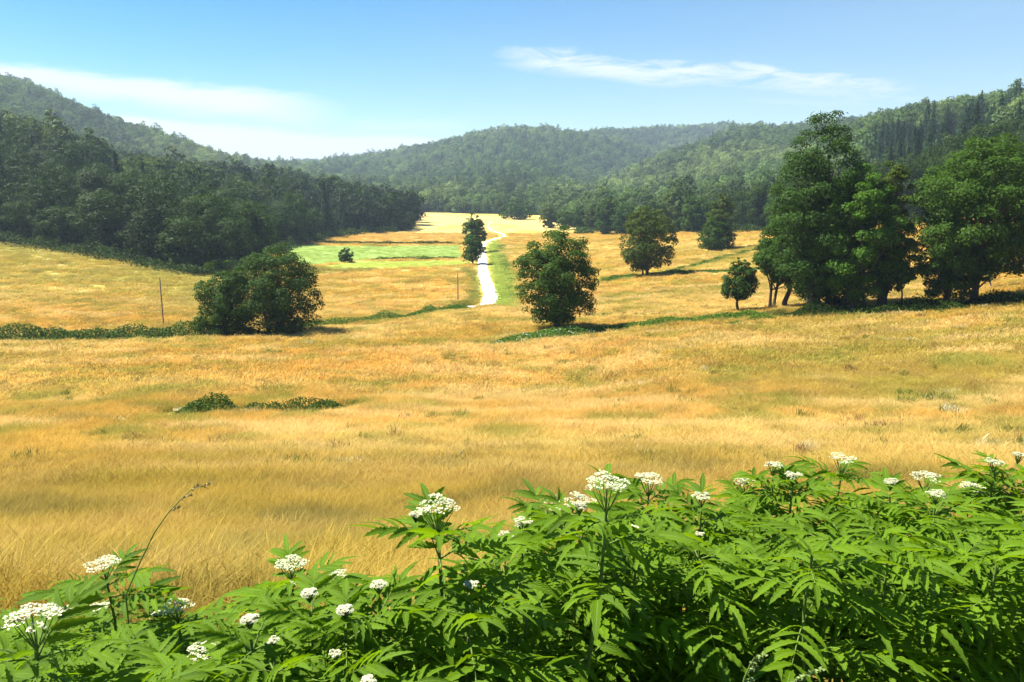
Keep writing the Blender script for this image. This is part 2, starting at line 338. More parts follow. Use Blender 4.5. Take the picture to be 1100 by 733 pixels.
def ground_colour(x, y):
    x = np.asarray(x, float); y = np.asarray(y, float)
    n1 = fbm(x * 0.7, y, 16, 4, 21); n2 = fbm(x, y, 5.0, 4, 31); n3 = fbm(x, y * 1.6, 34, 3, 41); n4 = fbm(x, y, 1.3, 3, 51)
    c = np.tile(np.array([0.50, 0.345, 0.074]), (len(x), 1))
    c = mixc(c, (0.60, 0.455, 0.145), sstep(n1, 0.44, 0.62))
    c = mixc(c, (0.34, 0.31, 0.07), sstep(fbm(x, y, 22, 3, 133), 0.52, 0.66) * 0.55)
    c = mixc(c, (0.58, 0.36, 0.09), sstep(n3, 0.50, 0.66) * 0.6)
    c = mixc(c, (0.32, 0.29, 0.05), sstep(n2 * 0.55 + n4 * 0.35 + n3 * 0.1, 0.51, 0.63) * 0.6)
    c = mixc(c, (0.36, 0.26, 0.075), sstep(n4, 0.52, 0.72) * 0.8)
    c = mixc(c, (0.26, 0.27, 0.05), sstep(fbm(x, y, 2.1, 4, 67), 0.56, 0.66) * 0.65 * sstep(np.hypot(x, y), 14, 40))
    c = mixc(c, (0.64, 0.49, 0.20), sstep(fbm(x * 0.35 + y * 0.25, y, 2.4, 3, 57), 0.56, 0.72) * 0.7)
    D = np.hypot(x, y)
    # greener, browner growth where the slope is close to the camera and up the right side
    c = mixc(c, (0.34, 0.26, 0.045), sstep(36 - D, 0, 26) * 0.85)
    c = mixc(c, (0.33, 0.25, 0.06), sstep(x + 0.0 * y, 8, 34) * sstep(90 - D, 0, 15) * sstep(n1, 0.38, 0.6) * 0.5)
    c = mixc(c, (0.20, 0.17, 0.045), sstep(fbm(x, y, 1.7, 4, 143), 0.50, 0.66) * 0.75 * sstep(32 - D, 0, 18))
    c = mixc(c, (0.46, 0.33, 0.09), sstep(fbm(x, y, 2.4, 4, 153), 0.54, 0.68) * 0.7 * sstep(32 - D, 0, 18))
    px = pxof(x, y)
    we = wood_start(px)
    ol = sstep(D, 0.60 * we, 0.93 * we) * (px < 300) * (0.45 + 0.9 * (n1 - 0.3))
    c = mixc(c, (0.28, 0.27, 0.06), np.clip(ol, 0, 0.8))
    def strip(L, w, col, amt=0.9):
        nonlocal c
        d = dline(x, y, L) + (n2 - 0.5) * w * 1.3
        c = mixc(c, col, sstep(w - d, 0, w * 0.6) * amt)
    def area(P, col, amt=0.95):
        nonlocal c
        xx = x + (n2 - 0.5) * 1.2; k = inpoly(xx, y, P).astype(float) * amt
        c = mixc(c, col, k)
    area(P_pale, (0.50, 0.37, 0.13), 0.7); area(P_orange, (0.54, 0.36, 0.12), 0.5)
    area(P_green, (0.27, 0.38, 0.10)); area(P_lime, (0.36, 0.44, 0.09)); area(P_dull, (0.24, 0.23, 0.05), 0.8)
    area(P_verge, (0.32, 0.40, 0.08))
    strip(L_ditch, 3.2, (0.06, 0.10, 0.02)); strip(L_ditch2, 2.6, (0.13, 0.18, 0.03))
    strip(L_right, 2.6, (0.12, 0.19, 0.03)); strip(L_right2, 4.0, (0.05, 0.08, 0.02))  # second strip: undergrowth tint darkened to hold the tall trees' shade
    strip(L_mid, 2.6, (0.14, 0.20, 0.03)); strip(L_mid2, 2.6, (0.16, 0.22, 0.035)); strip(L_rL, 1.6, (0.17, 0.20, 0.04), 0.8)
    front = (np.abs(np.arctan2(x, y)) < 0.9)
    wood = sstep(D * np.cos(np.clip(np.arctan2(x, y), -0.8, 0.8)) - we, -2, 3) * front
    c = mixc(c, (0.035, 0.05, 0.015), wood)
    c = mixc(c, (0.05, 0.07, 0.02), sstep(3.9 - D, 0, 0.8))  # ground nearest the camera coloured dark as the shade under the elders
    c = mixc(c, (0.12, 0.14, 0.035), 1.0 - front.astype(float))
    return c

# ------------------------------------------------------------------ ground sheet
def build_ground():
    az = np.concatenate([np.arange(-180, -42, 3.0), np.arange(-42, 42, 0.13), np.arange(42, 180, 3.0)]) * math.pi / 180
    r = np.exp(np.linspace(math.log(0.35), math.log(3300), 760))
    A, Rr = np.meshgrid(az, r, indexing='ij'); X = (np.sin(A) * Rr).ravel(); Y = (np.cos(A) * Rr).ravel(); Zz = hgt(X, Y)
    na, nr = len(az), len(r)
    i, j = np.meshgrid(np.arange(na), np.arange(nr - 1), indexing='ij'); i = i.ravel(); j = j.ravel(); i2 = (i + 1) % na
    F = np.stack([i * nr + j, i2 * nr + j, i2 * nr + j + 1, i * nr + j + 1], 1)[:, ::-1]
    mb = MB(); V = np.stack([X, Y, Zz], 1); V = np.concatenate([V, [[0, 0, G(0, 0.01)]]]); mb.add(V, F)
    k = np.arange(na); tri = np.stack([k * nr, (k + 1) % na * nr, np.full(na, na * nr)], 1)[:, ::-1]; mb.f.append(tri)
    m, t, out = mat('meadow_ground')
    a = t.node('ShaderNodeAttribute', attribute_name='gcol')
    n = t.noise(t.node('ShaderNodeTexCoord').outputs['Object'], 2.5, 8, 0.7)
    n2 = t.noise(t.node('ShaderNodeTexCoord').outputs['Object'], 0.35, 6, 0.7)
    f = t.m('MULTIPLY', t.ss(n, 0.2, 0.8, 0.70, 1.30), t.ss(n2, 0.2, 0.8, 0.85, 1.15))
    cc = t.node('ShaderNodeCombineXYZ'); t.put(cc.inputs[0], f); t.put(cc.inputs[1], f); t.put(cc.inputs[2], f)
    c = t.mix(1.0, a.outputs['Color'], cc.outputs[0], 'MULTIPLY')
    p = t.node('ShaderNodeBsdfPrincipled'); p.inputs['Roughness'].default_value = 0.9; p.inputs['Specular IOR Level'].default_value = 0.1
    bp = t.node('ShaderNodeBump'); bp.inputs['Strength'].default_value = 0.7; bp.inputs['Distance'].default_value = 0.25
    t.l.new(n, bp.inputs['Height']); t.l.new(bp.outputs[0], p.inputs['Normal'])
    t.l.new(c, p.inputs['Base Color']); t.l.new(p.outputs[0], out.inputs[0])
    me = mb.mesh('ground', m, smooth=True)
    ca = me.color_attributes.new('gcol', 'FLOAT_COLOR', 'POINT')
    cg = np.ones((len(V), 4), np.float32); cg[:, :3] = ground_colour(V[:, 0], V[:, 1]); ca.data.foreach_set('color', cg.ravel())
    tag(obj('ground', me), kind='structure')
build_ground()

def ribbon(name, line, hw, m, lift=0.16, steps=14):
    P = np.array(line); # smooth resample
    t = np.arange(len(P)); tt = np.linspace(0, len(P) - 1, steps * (len(P) - 1) + 1)
    k = np.clip(tt.astype(int), 0, len(P) - 2); f = (tt - k)[:, None]
    p0 = P[np.maximum(k - 1, 0)]; p1 = P[k]; p2 = P[k + 1]; p3 = P[np.minimum(k + 2, len(P) - 1)]
    C = 0.5 * (2 * p1 + (p2 - p0) * f + (2 * p0 - 5 * p1 + 4 * p2 - p3) * f**2 + (-p0 + 3 * p1 - 3 * p2 + p3) * f**3)
    Tn = np.gradient(C, axis=0); Tn /= np.linalg.norm(Tn, axis=1)[:, None] + 1e-9; N = np.stack([-Tn[:, 1], Tn[:, 0]], 1)
    K = 5; mb = MB(); V = []
    for s in np.linspace(-1, 1, K):
        w = hw * np.clip(np.linspace(0.05, 1.9, len(C)), 0.22, 1.0) * (1 + 0.25 * (fbm(C[:, 0], C[:, 1], 3.0, 2, 77) - 0.5))
        q = C + N * (s * w)[:, None]; zz = hgt(q[:, 0], q[:, 1]) + lift * (1.0 if abs(s) < 0.9 else 0.0); V.append(np.column_stack([q, zz]))
    V = np.stack(V, 1); n = len(C); i, j = np.meshgrid(np.arange(n - 1), np.arange(K - 1), indexing='ij'); i = i.ravel(); j = j.ravel()
    mb.add(V.reshape(-1, 3), np.stack([i * K + j, (i + 1) * K + j, (i + 1) * K + j + 1, i * K + j + 1], 1))
    return tag(obj(name, mb.mesh(name, m, smooth=True)), kind='structure')
road_pts = [(528, 238), (524, 243), (529, 248), (541, 252), (540, 255), (531, 257), (521, 261), (517, 268), (518, 277), (519, 290), (522, 302), (526, 313), (526, 322), (521, 329)]
RW = [at(*p)[:2] for p in road_pts]
e = RW[-1]; RW += [e + np.array([-2.6, -1.2])]
ROAD = np.array(RW)
ribbon('road', ROAD, 1.15, M['road'])
ribbon('track', [at(*p)[:2] for p in [(772, 252), (785, 249.5), (800, 248.5), (820, 248)]], 1.6, M['road'])

# ------------------------------------------------------------------ scattering ("stuff")
def src_collection(name, meshes):
    c = bpy.data.collections.new(name)
    for k, me in enumerate(meshes):
        c.objects.link(bpy.data.objects.new('%s_%02d' % (name, k), me))
    return c
def scatter(name, P, rot, scl, idx, gcol, coll):
    me = bpy.data.meshes.new(name); n = len(P)
    me.vertices.add(n); me.vertices.foreach_set('co', np.asarray(P, np.float32).ravel())
    def at_(nm, ty, key, arr):
        a = me.attributes.new(nm, ty, 'POINT'); a.data.foreach_set(key, arr)
    at_('rot', 'FLOAT_VECTOR', 'vector', np.asarray(rot, np.float32).ravel())
    at_('scl', 'FLOAT_VECTOR', 'vector', np.asarray(scl, np.float32).ravel())
    at_('idx', 'INT', 'value', np.asarray(idx, np.int32))
    g4 = np.ones((n, 4), np.float32); g4[:, :3] = gcol
    at_('gcol', 'FLOAT_COLOR', 'color', g4.ravel())
    o = obj(name, me)
    ng = bpy.data.node_groups.new(name + '_scatter', 'GeometryNodeTree')
    ng.interface.new_socket('Geometry', in_out='INPUT', socket_type='NodeSocketGeometry'); ng.interface.new_socket('Geometry', in_out='OUTPUT', socket_type='NodeSocketGeometry')
    N = ng.nodes; L = ng.links; gi = N.new('NodeGroupInput'); go = N.new('NodeGroupOutput')
    ip = N.new('GeometryNodeInstanceOnPoints'); ci = N.new('GeometryNodeCollectionInfo')
    ci.inputs['Collection'].default_value = coll; ci.inputs['Separate Children'].default_value = True; ci.inputs['Reset Children'].default_value = True
    def na(nm, ty):
        a = N.new('GeometryNodeInputNamedAttribute'); a.data_type = ty; a.inputs['Name'].default_value = nm; return a.outputs['Attribute']
    er = N.new('FunctionNodeEulerToRotation'); L.new(na('rot', 'FLOAT_VECTOR'), er.inputs[0])
    L.new(gi.outputs[0], ip.inputs['Points']); L.new(ci.outputs[0], ip.inputs['Instance']); ip.inputs['Pick Instance'].default_value = True
    L.new(na('idx', 'INT'), ip.inputs['Instance Index']); L.new(er.outputs[0], ip.inputs['Rotation']); L.new(na('scl', 'FLOAT_VECTOR'), ip.inputs['Scale'])
    L.new(ip.outputs[0], go.inputs[0])
    md = o.modifiers.new('scatter', 'NODES'); md.node_group = ng
    return o

# ------------------------------------------------------------------ leaves and trees
def unit(v): return v / (np.linalg.norm(v, axis=-1, keepdims=True) + 1e-9)
def leaves(mb, C, Nn, S, rng, asp=0.6):
    n = len(C); a = unit(np.cross(Nn, unit(rng.normal(size=(n, 3))))); b = np.cross(Nn, a)
    S = S[:, None]; fold = Nn * S * 0.18
    V = np.stack([C - a * S, C + b * S * asp + fold, C + a * S, C - b * S * asp + fold], 1).reshape(-1, 3)
    mb.add(V, (np.arange(n) * 4)[:, None] + np.arange(4)[None])
def tree_meshes(name, H, R, nleaf, ls, prof, seed, m, trunk_r=0.2, nclump=60, lean=(0, 0), base=0.1, cr=0.26, ntrunk=1, limbs=10, offset=0.0, core=True):
    """prof: [(height fraction, radius fraction)] outline of the crown"""
    rng = np.random.default_rng(seed); hf = np.array([p[0] for p in prof]); rf = np.array([p[1] for p in prof])
    def rad(h): return np.interp(h, hf, rf)
    cl = []
    asym = rng.uniform(0.90, 1.10, 7)
    ntot = int(nclump * 1.4); pts = []
    def cand(inner):
        while True:
            h = rng.uniform(hf[0], hf[-1]); rr = rad(h)
            if rng.uniform() > rr + 0.12: continue
            a = rng.uniform(0, 2 * math.pi); q = rng.uniform(0.0, 0.7) if inner else rng.uniform(0.72, 0.95)
            k = asym[int(a / (2 * math.pi) * 7) % 7]
            return np.array([math.cos(a) * R * rr * q * k + lean[0] * h, math.sin(a) * R * rr * q * k + lean[1] * h, h * H]), rr
    for n_ in range(ntot):
        inner = n_ % 3 == 0
        best = None
        for _ in range(5):
            c, rr = cand(inner); dd = min([np.linalg.norm(c - p) for p in pts[-400:]]) if pts else 1
            if best is None or dd > best[0]: best = (dd, c, rr)
        _, c, rr = best; pts.append(c)
        cl.append((c, R * cr * rng.uniform(0.6, 1.15) * (0.55 + 0.45 * rr) * (1.5 if inner else 1.08)))
    C = np.array([c for c, _ in cl]); CR = np.array([r for _, r in cl])
    w = CR ** 2.2; w /= w.sum(); own = rng.choice(len(C), nleaf, p=w)
    cc = np.array([lean[0] * .5, lean[1] * .5, H * 0.42]); d = unit(rng.normal(size=(nleaf, 3)) + 0.45 * unit(C[own] - cc) + np.array([0, 0, 0.35])); q = rng.uniform(0.03, 1, nleaf) ** 0.30 * (1 + 0.16 * rng.normal(size=nleaf) * (rng.uniform(size=nleaf) < 0.4))
    P = C[own] + d * (CR[own] * q)[:, None] * np.array([1, 1, 0.70])
    Nn = unit(d * 0.7 + unit(P - cc) * 0.35 + rng.normal(size=(nleaf, 3)) * 0.45 + np.array([0, 0, 0.25]))
    P[:, 2] = np.maximum(P[:, 2], 0.05 + ls)
    mb = MB(); leaves(mb, P, Nn, ls * rng.uniform(0.6, 1.3, nleaf), rng)
    crown = mb.mesh(name + '_crown', m)
    tb = MB()
    for q in range(ntrunk):
        ox, oy = (0, 0) if q == 0 else rng.uniform(-1, 1, 2) * offset
        zt = np.linspace(-0.3, 0.80 * H, 9); f = np.clip(zt / H, 0, 1)
        wob = np.cumsum(rng.normal(size=(9, 2)) * 0.012 * H, axis=0); wob[:2] *= 0.2
        tp = np.column_stack([ox * (1 + .2 * f) + lean[0] * f + wob[:, 0], oy + lean[1] * f + wob[:, 1], zt])
        tr = trunk_r * (1 - 0.85 * f) * (1.0 if q == 0 else 0.6); tr[0] *= 1.5; tr[1] *= 1.05
        tb.tube(tp, tr, 8)
        idx = rng.choice(len(C), min(limbs, len(C)), replace=False)
        for i in idx:
            z0 = min(max(base * H, C[i, 2] * rng.uniform(0.35, 0.7)), 0.75 * H)
            p0 = np.array([np.interp(z0, zt, tp[:, k]) for k in range(3)]); p1 = C[i]
            mid = (p0 + p1) / 2 + np.array([0, 0, -0.06 * H * rng.uniform(-.3, 1)])
            s = np.linspace(0, 1, 6)[:, None]; pp = (1 - s)**2 * p0 + 2 * s * (1 - s) * mid + s**2 * p1
            r0 = float(np.interp(z0, zt, tr)) * 0.55; tb.tube(pp, np.linspace(r0, 0.015 + r0 * 0.12, 6), 5)
    trunk = tb.mesh(name + '_trunk', M['bark'], smooth=True)
    return crown, trunk
def conifer_meshes(name, H, R, seed, ls=0.5, nl=1800):
    rng = np.random.default_rng(seed); mb = MB()
    h = rng.uniform(0.0, 1.0, nl) ** 1.25; lay = (h * 13) % 1.0
    rr = R * (1 - h) ** 0.85 * (0.55 + 0.45 * (1 - lay)) + 0.1
    a = rng.uniform(0, 2 * math.pi, nl); q = rng.uniform(0.25, 1, nl) ** 0.6
    lob = 1 + 0.18 * np.sin(a * 5 + np.floor(h * 13) * 1.7)
    P = np.column_stack([np.cos(a) * rr * q * lob, np.sin(a) * rr * q * lob, 0.06 * H + h * 0.94 * H - 0.25 * rr * q])
    Nn = unit(np.column_stack([np.cos(a) * 0.6, np.sin(a) * 0.6, np.full(nl, 0.7)]) + rng.normal(size=(nl, 3)) * 0.4)
    leaves(mb, P, Nn, ls * (1.15 - 0.75 * h) * rng.uniform(.6, 1.3, nl), rng, 0.4)
    tb = MB(); tb.tube([(0, 0, -0.3), (0, 0, H * 0.5), (0, 0, H * 0.97)], [0.22, 0.13, 0.02], 6)
    return mb.mesh(name + '_crown', M['needle']), tb.mesh(name + '_trunk', M['bark'], smooth=True)
OVAL = [(0.12, 0.45), (0.22, 0.82), (0.36, 1.0), (0.58, 0.98), (0.78, 0.84), (0.9, 0.6), (1.0, 0.22)]
ROUND = [(0.05, 0.55), (0.2, 0.9), (0.4, 1.0), (0.65, 0.95), (0.85, 0.66), (1.0, 0.2)]
TALL = [(0.12, 0.5), (0.25, 0.9), (0.45, 1.0), (0.62, 0.95), (0.78, 0.78), (0.9, 0.55), (1.0, 0.2)]
HIGH = [(0.16, 0.35), (0.3, 0.8), (0.5, 1.0), (0.7, 0.98), (0.86, 0.7), (1.0, 0.2)]
def plant_tree(name, meshes, loc, label, cat='tree', group=None, rz=0.0, sc=(1, 1, 1)):
    e = bpy.data.objects.new(name, None); COL.objects.link(e); e.location = loc; e.rotation_euler = (0, 0, rz); e.scale = sc; e.empty_display_size = 0.5
    obj('crown', meshes[0], e); obj('trunk', meshes[1], e)
    return tag(e, label, cat, group)
def tree_at(name, px, foot, top, wpx, label, prof=OVAL, m='crown', seed=1, D=None, cat='tree', dens=1.0, ls=None, **kw):
    g = at(px, foot) if D is None else onD(px, D); D_ = g[1]
    d = ray(px, top); ztop = d[2] / d[1] * D_
    H = ztop - g[2]; R = wpx / 855.0 * D_ / 2
    ls = ls or max(0.08, D_ / 855.0 * 1.2)
    area = 3.2 * R * H; nl = int(min(46000, area / (ls * ls) * 2.9 * dens))
    kw.setdefault('trunk_r', 0.018 * H + 0.06); kw.setdefault('nclump', 75)
    me = tree_meshes(name, H * 1.025, R * 0.96, nl, ls, prof, seed, M[m], **kw)
    return plant_tree(name, me, (g[0], g[1], g[2] - 0.05), label)

# --- single trees in the fields
tree_at('broadleaf_tree', 598, 356, 250, 92, 'round dark green tree alone on the green strip in the middle of the golden meadow', OVAL, 'crown', 3, nclump=95, cr=0.22, trunk_r=0.34, base=0.1)
tree_at('broadleaf_tree', 298, 360, 269, 98, 'widest tree of the round clump in the ditch left of the white road', ROUND, 'crown', 5, nclump=90, cr=0.24, ntrunk=3, offset=1.6)
tree_at('broadleaf_tree', 244, 362, 281, 62, 'smaller open crowned tree leaning against the left side of the round clump', [(0.05, 0.8), (0.2, 1.0), (0.5, 1.0), (0.75, 0.85), (0.9, 0.6), (1.0, 0.3)], 'crown', 6, nclump=46, cr=0.28, ntrunk=2, offset=0.8)
tree_at('broadleaf_tree', 793, 337, 279, 38, 'small dark oval tree with short bare trunk, left of the tall tree group', [(0.3, 0.55), (0.38, 0.95), (0.55, 1.0), (0.78, 0.8), (1.0, 0.2)], 'crown', 8, nclump=60, cr=0.26, trunk_r=0.16, base=0.14)
tree_at('broadleaf_tree', 695, 297, 223, 56, 'tall oval tree on the grassy field edge, right of the lone meadow tree', TALL, 'crown_olive', 9, nclump=70, cr=0.26, ntrunk=2, offset=0.9)
tree_at('broadleaf_tree', 768, 270, 234, 40, 'low dark round tree at the far end of the sloping grass strip', [(0.02, 0.7), (0.3, 1.0), (0.6, 0.85), (1.0, 0.3)], 'crown', 10, nclump=50)
tree_at('broadleaf_tree', 776, 266, 210, 32, 'paler slender tree standing right behind the low dark round tree', TALL, 'crown_olive', 11, D=190, nclump=45)
tree_at('broadleaf_tree', 508, 284, 254, 24, 'lower of the two trees one above the other beside the white road', OVAL, 'crown', 12, nclump=45, cr=0.3, trunk_r=0.2)
tree_at('broadleaf_tree', 509, 271, 231, 26, 'taller farther tree rising behind the lower roadside tree', TALL, 'crown', 13, nclump=50, cr=0.28)
tree_at('round_bush', 372, 282, 266, 16, 'single small round dark bush standing in the bright green field', ROUND, 'crown', 14, nclump=30, trunk_r=0.1)

# --- tall group at the right
GR = [  # px, base, top, width, profile, material, label
 (872, 336, 128, 106, TALL, 'crown', 'tallest tree of the right hand group, its pointed top above the hill line', 100, 0.24),
 (916, 336, 186, 92, OVAL, 'crown_bright', 'bright leaved rounded tree in front within the tall right hand group', 80, 0.25),
 (842, 333, 214, 74, [(0.26, 0.4), (0.36, 0.9), (0.5, 1.0), (0.75, 0.6), (1.0, 0.25)], 'crown', 'drooping tree at the left edge of the tall group, beside the small oval tree', 55, 0.26),
 (948, 332, 176, 56, TALL, 'crown_olive', 'slim olive green tree at the right rear of the tall group', 55, 0.27),
 (890, 331, 196, 80, [(0.06, 0.8), (0.3, 1.0), (0.7, 0.8), (1.0, 0.2)], 'crown', 'dark full tree at the heart of the tall group, behind the bright one', 60, 0.27),
]
for q, (px, b, tp, w, pr, mt, lb, nc, cr) in enumerate(GR):
    tree_at('broadleaf_tree', px, b, tp, w, lb, pr, mt, 30 + q, nclump=nc, cr=cr, ntrunk=3, offset=1.3, limbs=14, dens=1.0, ls=0.125)
tree_at('broadleaf_tree', 1046, 327, 152, 134, 'broad domed tree filling the right edge of the view, above the shaded bank', HIGH, 'crown', 41, nclump=105, cr=0.23, ntrunk=2, offset=1.2, limbs=16, ls=0.13)
tree_at('broadleaf_tree', 1108, 322, 160, 90, 'outermost tree at the right margin, cut off by the edge of the picture', HIGH, 'crown_olive', 42, nclump=75, cr=0.25, ntrunk=2, offset=1.0, ls=0.13)
tree_at('broadleaf_tree', 1015, 330, 205, 66, 'lower bushy tree against the left side of the broad domed tree', [(0.1, 0.6), (0.3, 1), (0.6, .9), (1, .2)], 'crown', 43, nclump=55, cr=0.27, ls=0.13)
tree_at('young_tree', 967, 333, 244, 34, 'thin young tree with bare stem in the gap between the two large groups', [(0.3, 0.5), (0.5, 1.0), (0.8, 0.8), (1.0, 0.2)], 'crown_bright', 44, nclump=26, cr=0.32, dens=0.5, trunk_r=0.09, base=0.3)
tree_at('young_tree', 1078, 318, 238, 30, 'slender young tree below the right margin trees, seen against yellow field', [(0.25, 0.5), (0.5, 1.0), (0.8, 0.8), (1.0, 0.2)], 'crown_bright', 45, D=86, nclump=24, cr=0.32, dens=0.5, trunk_r=0.08, base=0.3)

# --- trees along the foot of the wood on the valley floor
MIDT = [(590, 245, 222, 20), (606, 247, 224, 17), (621, 246, 223, 20), (637, 247, 221, 20), (652, 252, 214, 27), (670, 252, 219, 27), (722, 250, 208, 34), (744, 250, 211, 30), (700, 250, 216, 28), (812, 246, 203, 36), (840, 246, 200, 36), (752, 248, 214, 28)]
MIDL = ['leftmost round tree of the row at the wood foot, straight behind the lone meadow tree', 'second small tree from the left in the row at the wood foot', 'third small tree from the left in the row at the wood foot',
 'fourth tree in the row at the wood foot, just left of the larger dark pair', 'taller left tree of the dark pair at the field end', 'lower right tree of the dark pair at the field end', 'large dark tree right behind the tall oval field edge tree',
 'dark tree between the oval field edge tree and the low round tree', 'dark tree half hidden by the crown of the oval field edge tree', 'large tree right of the short pale track at the wood foot', 'large tree at the wood foot behind the tall group of the right', 'rounded tree at the wood foot left of the low dark round tree']
for q, (px, b, tp, w) in enumerate(MIDT):
    tree_at('broadleaf_tree', px, b, tp, w, MIDL[q], ROUND, 'crown' if q % 3 else 'crown_olive', 60 + q, nclump=40, cr=0.3, limbs=5)
for px, b, tp, w, lb in [(323, 258, 250, 12, 'small dark bush at the left end of the thin hedge, touching the wood'), (343, 259, 252, 10, 'smaller bush on the thin hedge just right of the wood corner'),
                         (628, 251, 245, 26, 'flat low bush in front of the small trees at the wood foot'), (555, 236, 216, 36, 'dark rounded thicket at the far end of the valley fields, right of the road')]:
    tree_at('round_bush', px, b, tp, w, lb, ROUND, 'crown', int(px), nclump=28, trunk_r=0.1, limbs=4)

# --- woods on the slopes
rngw = np.random.default_rng(77)
PROTO = []
for k, (H, Rr, pr) in enumerate([(12, 4.6, OVAL), (13.5, 4.4, TALL), (11, 5.2, ROUND), (12.5, 4.8, OVAL), (10.5, 4.6, ROUND)]):
    PROTO.append(tree_meshes('wood_tree', H, Rr, 4800, 0.24, pr, 200 + k, M['wood'], nclump=17, cr=0.42, limbs=4, trunk_r=0.25))
PROTC = [conifer_meshes('wood_conifer', 13, 3.0, 300), conifer_meshes('wood_conifer', 14.5, 3.2, 301)]
FARM = []
for k, (H, Rr, pr) in enumerate([(11, 4.8, OVAL), (12.5, 4.4, TALL), (10, 5.4, ROUND), (11, 5.0, ROUND)]):
    FARM.append(tree_meshes('far_tree', H, Rr, 900, 0.52, pr, 400 + k, M['far'], nclump=14, cr=0.44, limbs=1, trunk_r=0.25)[0])
_needle = M['needle']; M['needle'] = M['far']
FARM.append(conifer_meshes('far_conifer', 12, 2.9, 410, 0.8, 500)[0]); FARM.append(conifer_meshes('far_conifer', 13, 3.0, 411, 0.8, 500)[0])
M['needle'] = _needle
far_coll = src_collection('far_tree', FARM)
def jgrid(x0, x1, y0, y1, s):
    gx, gy = np.meshgrid(np.arange(x0, x1, s), np.arange(y0, y1, s)); gx = gx.ravel() + rngw.uniform(-.45, .45, gx.size) * s; gy = gy.ravel() + rngw.uniform(-.45, .45, gy.size) * s
    return gx, gy
GX, GY = [], []
for (a, b, s) in [(140, 480, 7.3), (480, 1000, 6.8), (1000, 2100, 8.8)]:
    x, y = jgrid(-1.05 * b, 1.05 * b, a, b, s); k = (np.abs(x / y) < 0.80) & (y >= a); GX.append(x[k]); GY.append(y[k])
GX = np.concatenate(GX); GY = np.concatenate(GY); PX = pxof(GX, GY)
keep = GY > wood_start(PX) + 2 + 6 * fbm(GX, GY, 15, 2, 3)
GX, GY, PX = GX[keep], GY[keep], PX[keep]; GZz = hgt(GX, GY)
# individual trees: the nearest ones of each wood, seen inside or just beside the frame
depth = GY - wood_start(PX)
leftm = (PX < 444) & (PX > -40) & (GY < 440); rightm = (PX >= 600) & (PX < 1140) & (GY < 430)
def nearest(mask, n):
    i = np.where(mask)[0]; return i[np.argsort(GY[i] + 0.35 * depth[i])[:n]]
indL = nearest(leftm, 170); indR = nearest(rightm, 110)
conn = fbm(GX, GY, 60, 3, 88)
conif_zone = sstep(conn, 0.64, 0.70) * 0.25 + 0.012
conif_zone = conif_zone * np.where((PX < 444) & (GY < 260), 0.25, 1.0)
dark_r = (PX > 930) & (PX < 1090) & (GY > 255) & (GY < 420)
conif_zone = np.where(dark_r, 0.92, conif_zone)
isC = rngw.uniform(size=len(GX)) < conif_zone
taken = np.zeros(len(GX), bool)
for ids, side in ((indL, 'left'), (indR, 'right')):
    taken[ids] = True
    for i in ids:
        s = rngw.uniform(0.7, 1.35); c = bool(isC[i]); me = PROTC[i % 2] if c else PROTO[int(rngw.integers(5))]
        rowt = 'front edge of' if depth[i] < 14 else 'slope inside'
        if c: lb = 'dark pointed conifer standing on the %s the %s hand wood' % (rowt, side); gp = 'conifers on the %s the %s wood' % (rowt, side)
        else: lb = 'dark leafy broadleaf tree on the %s the %s hand wood' % (rowt, side); gp = 'broadleaf trees on the %s the %s wood' % (rowt, side)
        plant_tree('conifer' if c else 'broadleaf_tree', me, (GX[i], GY[i], GZz[i] - 0.2), lb, 'tree', gp, rngw.uniform(0, 6.28), (s, s, s * rngw.uniform(0.85, 1.15)))
rest = ~taken; n = rest.sum(); x, y, z, px = GX[rest], GY[rest], GZz[rest], PX[rest]; cc = isC[rest]
s = rngw.uniform(0.62, 1.45, n) * np.where(y > 480, 0.86, 0.95) * np.where(y > 1000, 1.12, 1.0)
idx = np.where(cc, 4 + rngw.integers(0, 2, n), rngw.integers(0, 4, n))
base = np.tile(np.array([0.070, 0.120, 0.038]), (n, 1))
base = mixc(base, (0.125, 0.180, 0.060), sstep(fbm(x, y, 110, 3, 61), 0.48, 0.66))
base = mixc(base, (0.042, 0.072, 0.032), sstep(fbm(x, y, 70, 3, 71), 0.54, 0.68) * 0.8)
nearw = (px < 444) & (y < 620); base[nearw] = base[nearw] * np.array([0.32, 0.38, 0.16])
base = base * (rngw.uniform(0.55, 1.55, n))[:, None]
base[cc] = np.array([0.018, 0.042, 0.016]) * rngw.uniform(0.8, 1.3, cc.sum())[:, None]
for nm, mk, lb in (('left_wood', (px < 444) & (y < 620), 'dark mass of dense mixed wood on the slope at the left'),
                   ('far_wood', ~((px < 444) & (y < 620)), 'hazy mass of forest covering the far hills and ridges')):
    o = scatter('forest', np.column_stack([x, y, z - 0.3])[mk], np.column_stack([np.zeros(n), np.zeros(n), rngw.uniform(0, 6.28, n)])[mk],
                np.column_stack([s, s, s * rngw.uniform(0.85, 1.25, n)])[mk], idx[mk], base[mk], far_coll)
    tag(o, lb, 'forest', kind='stuff')

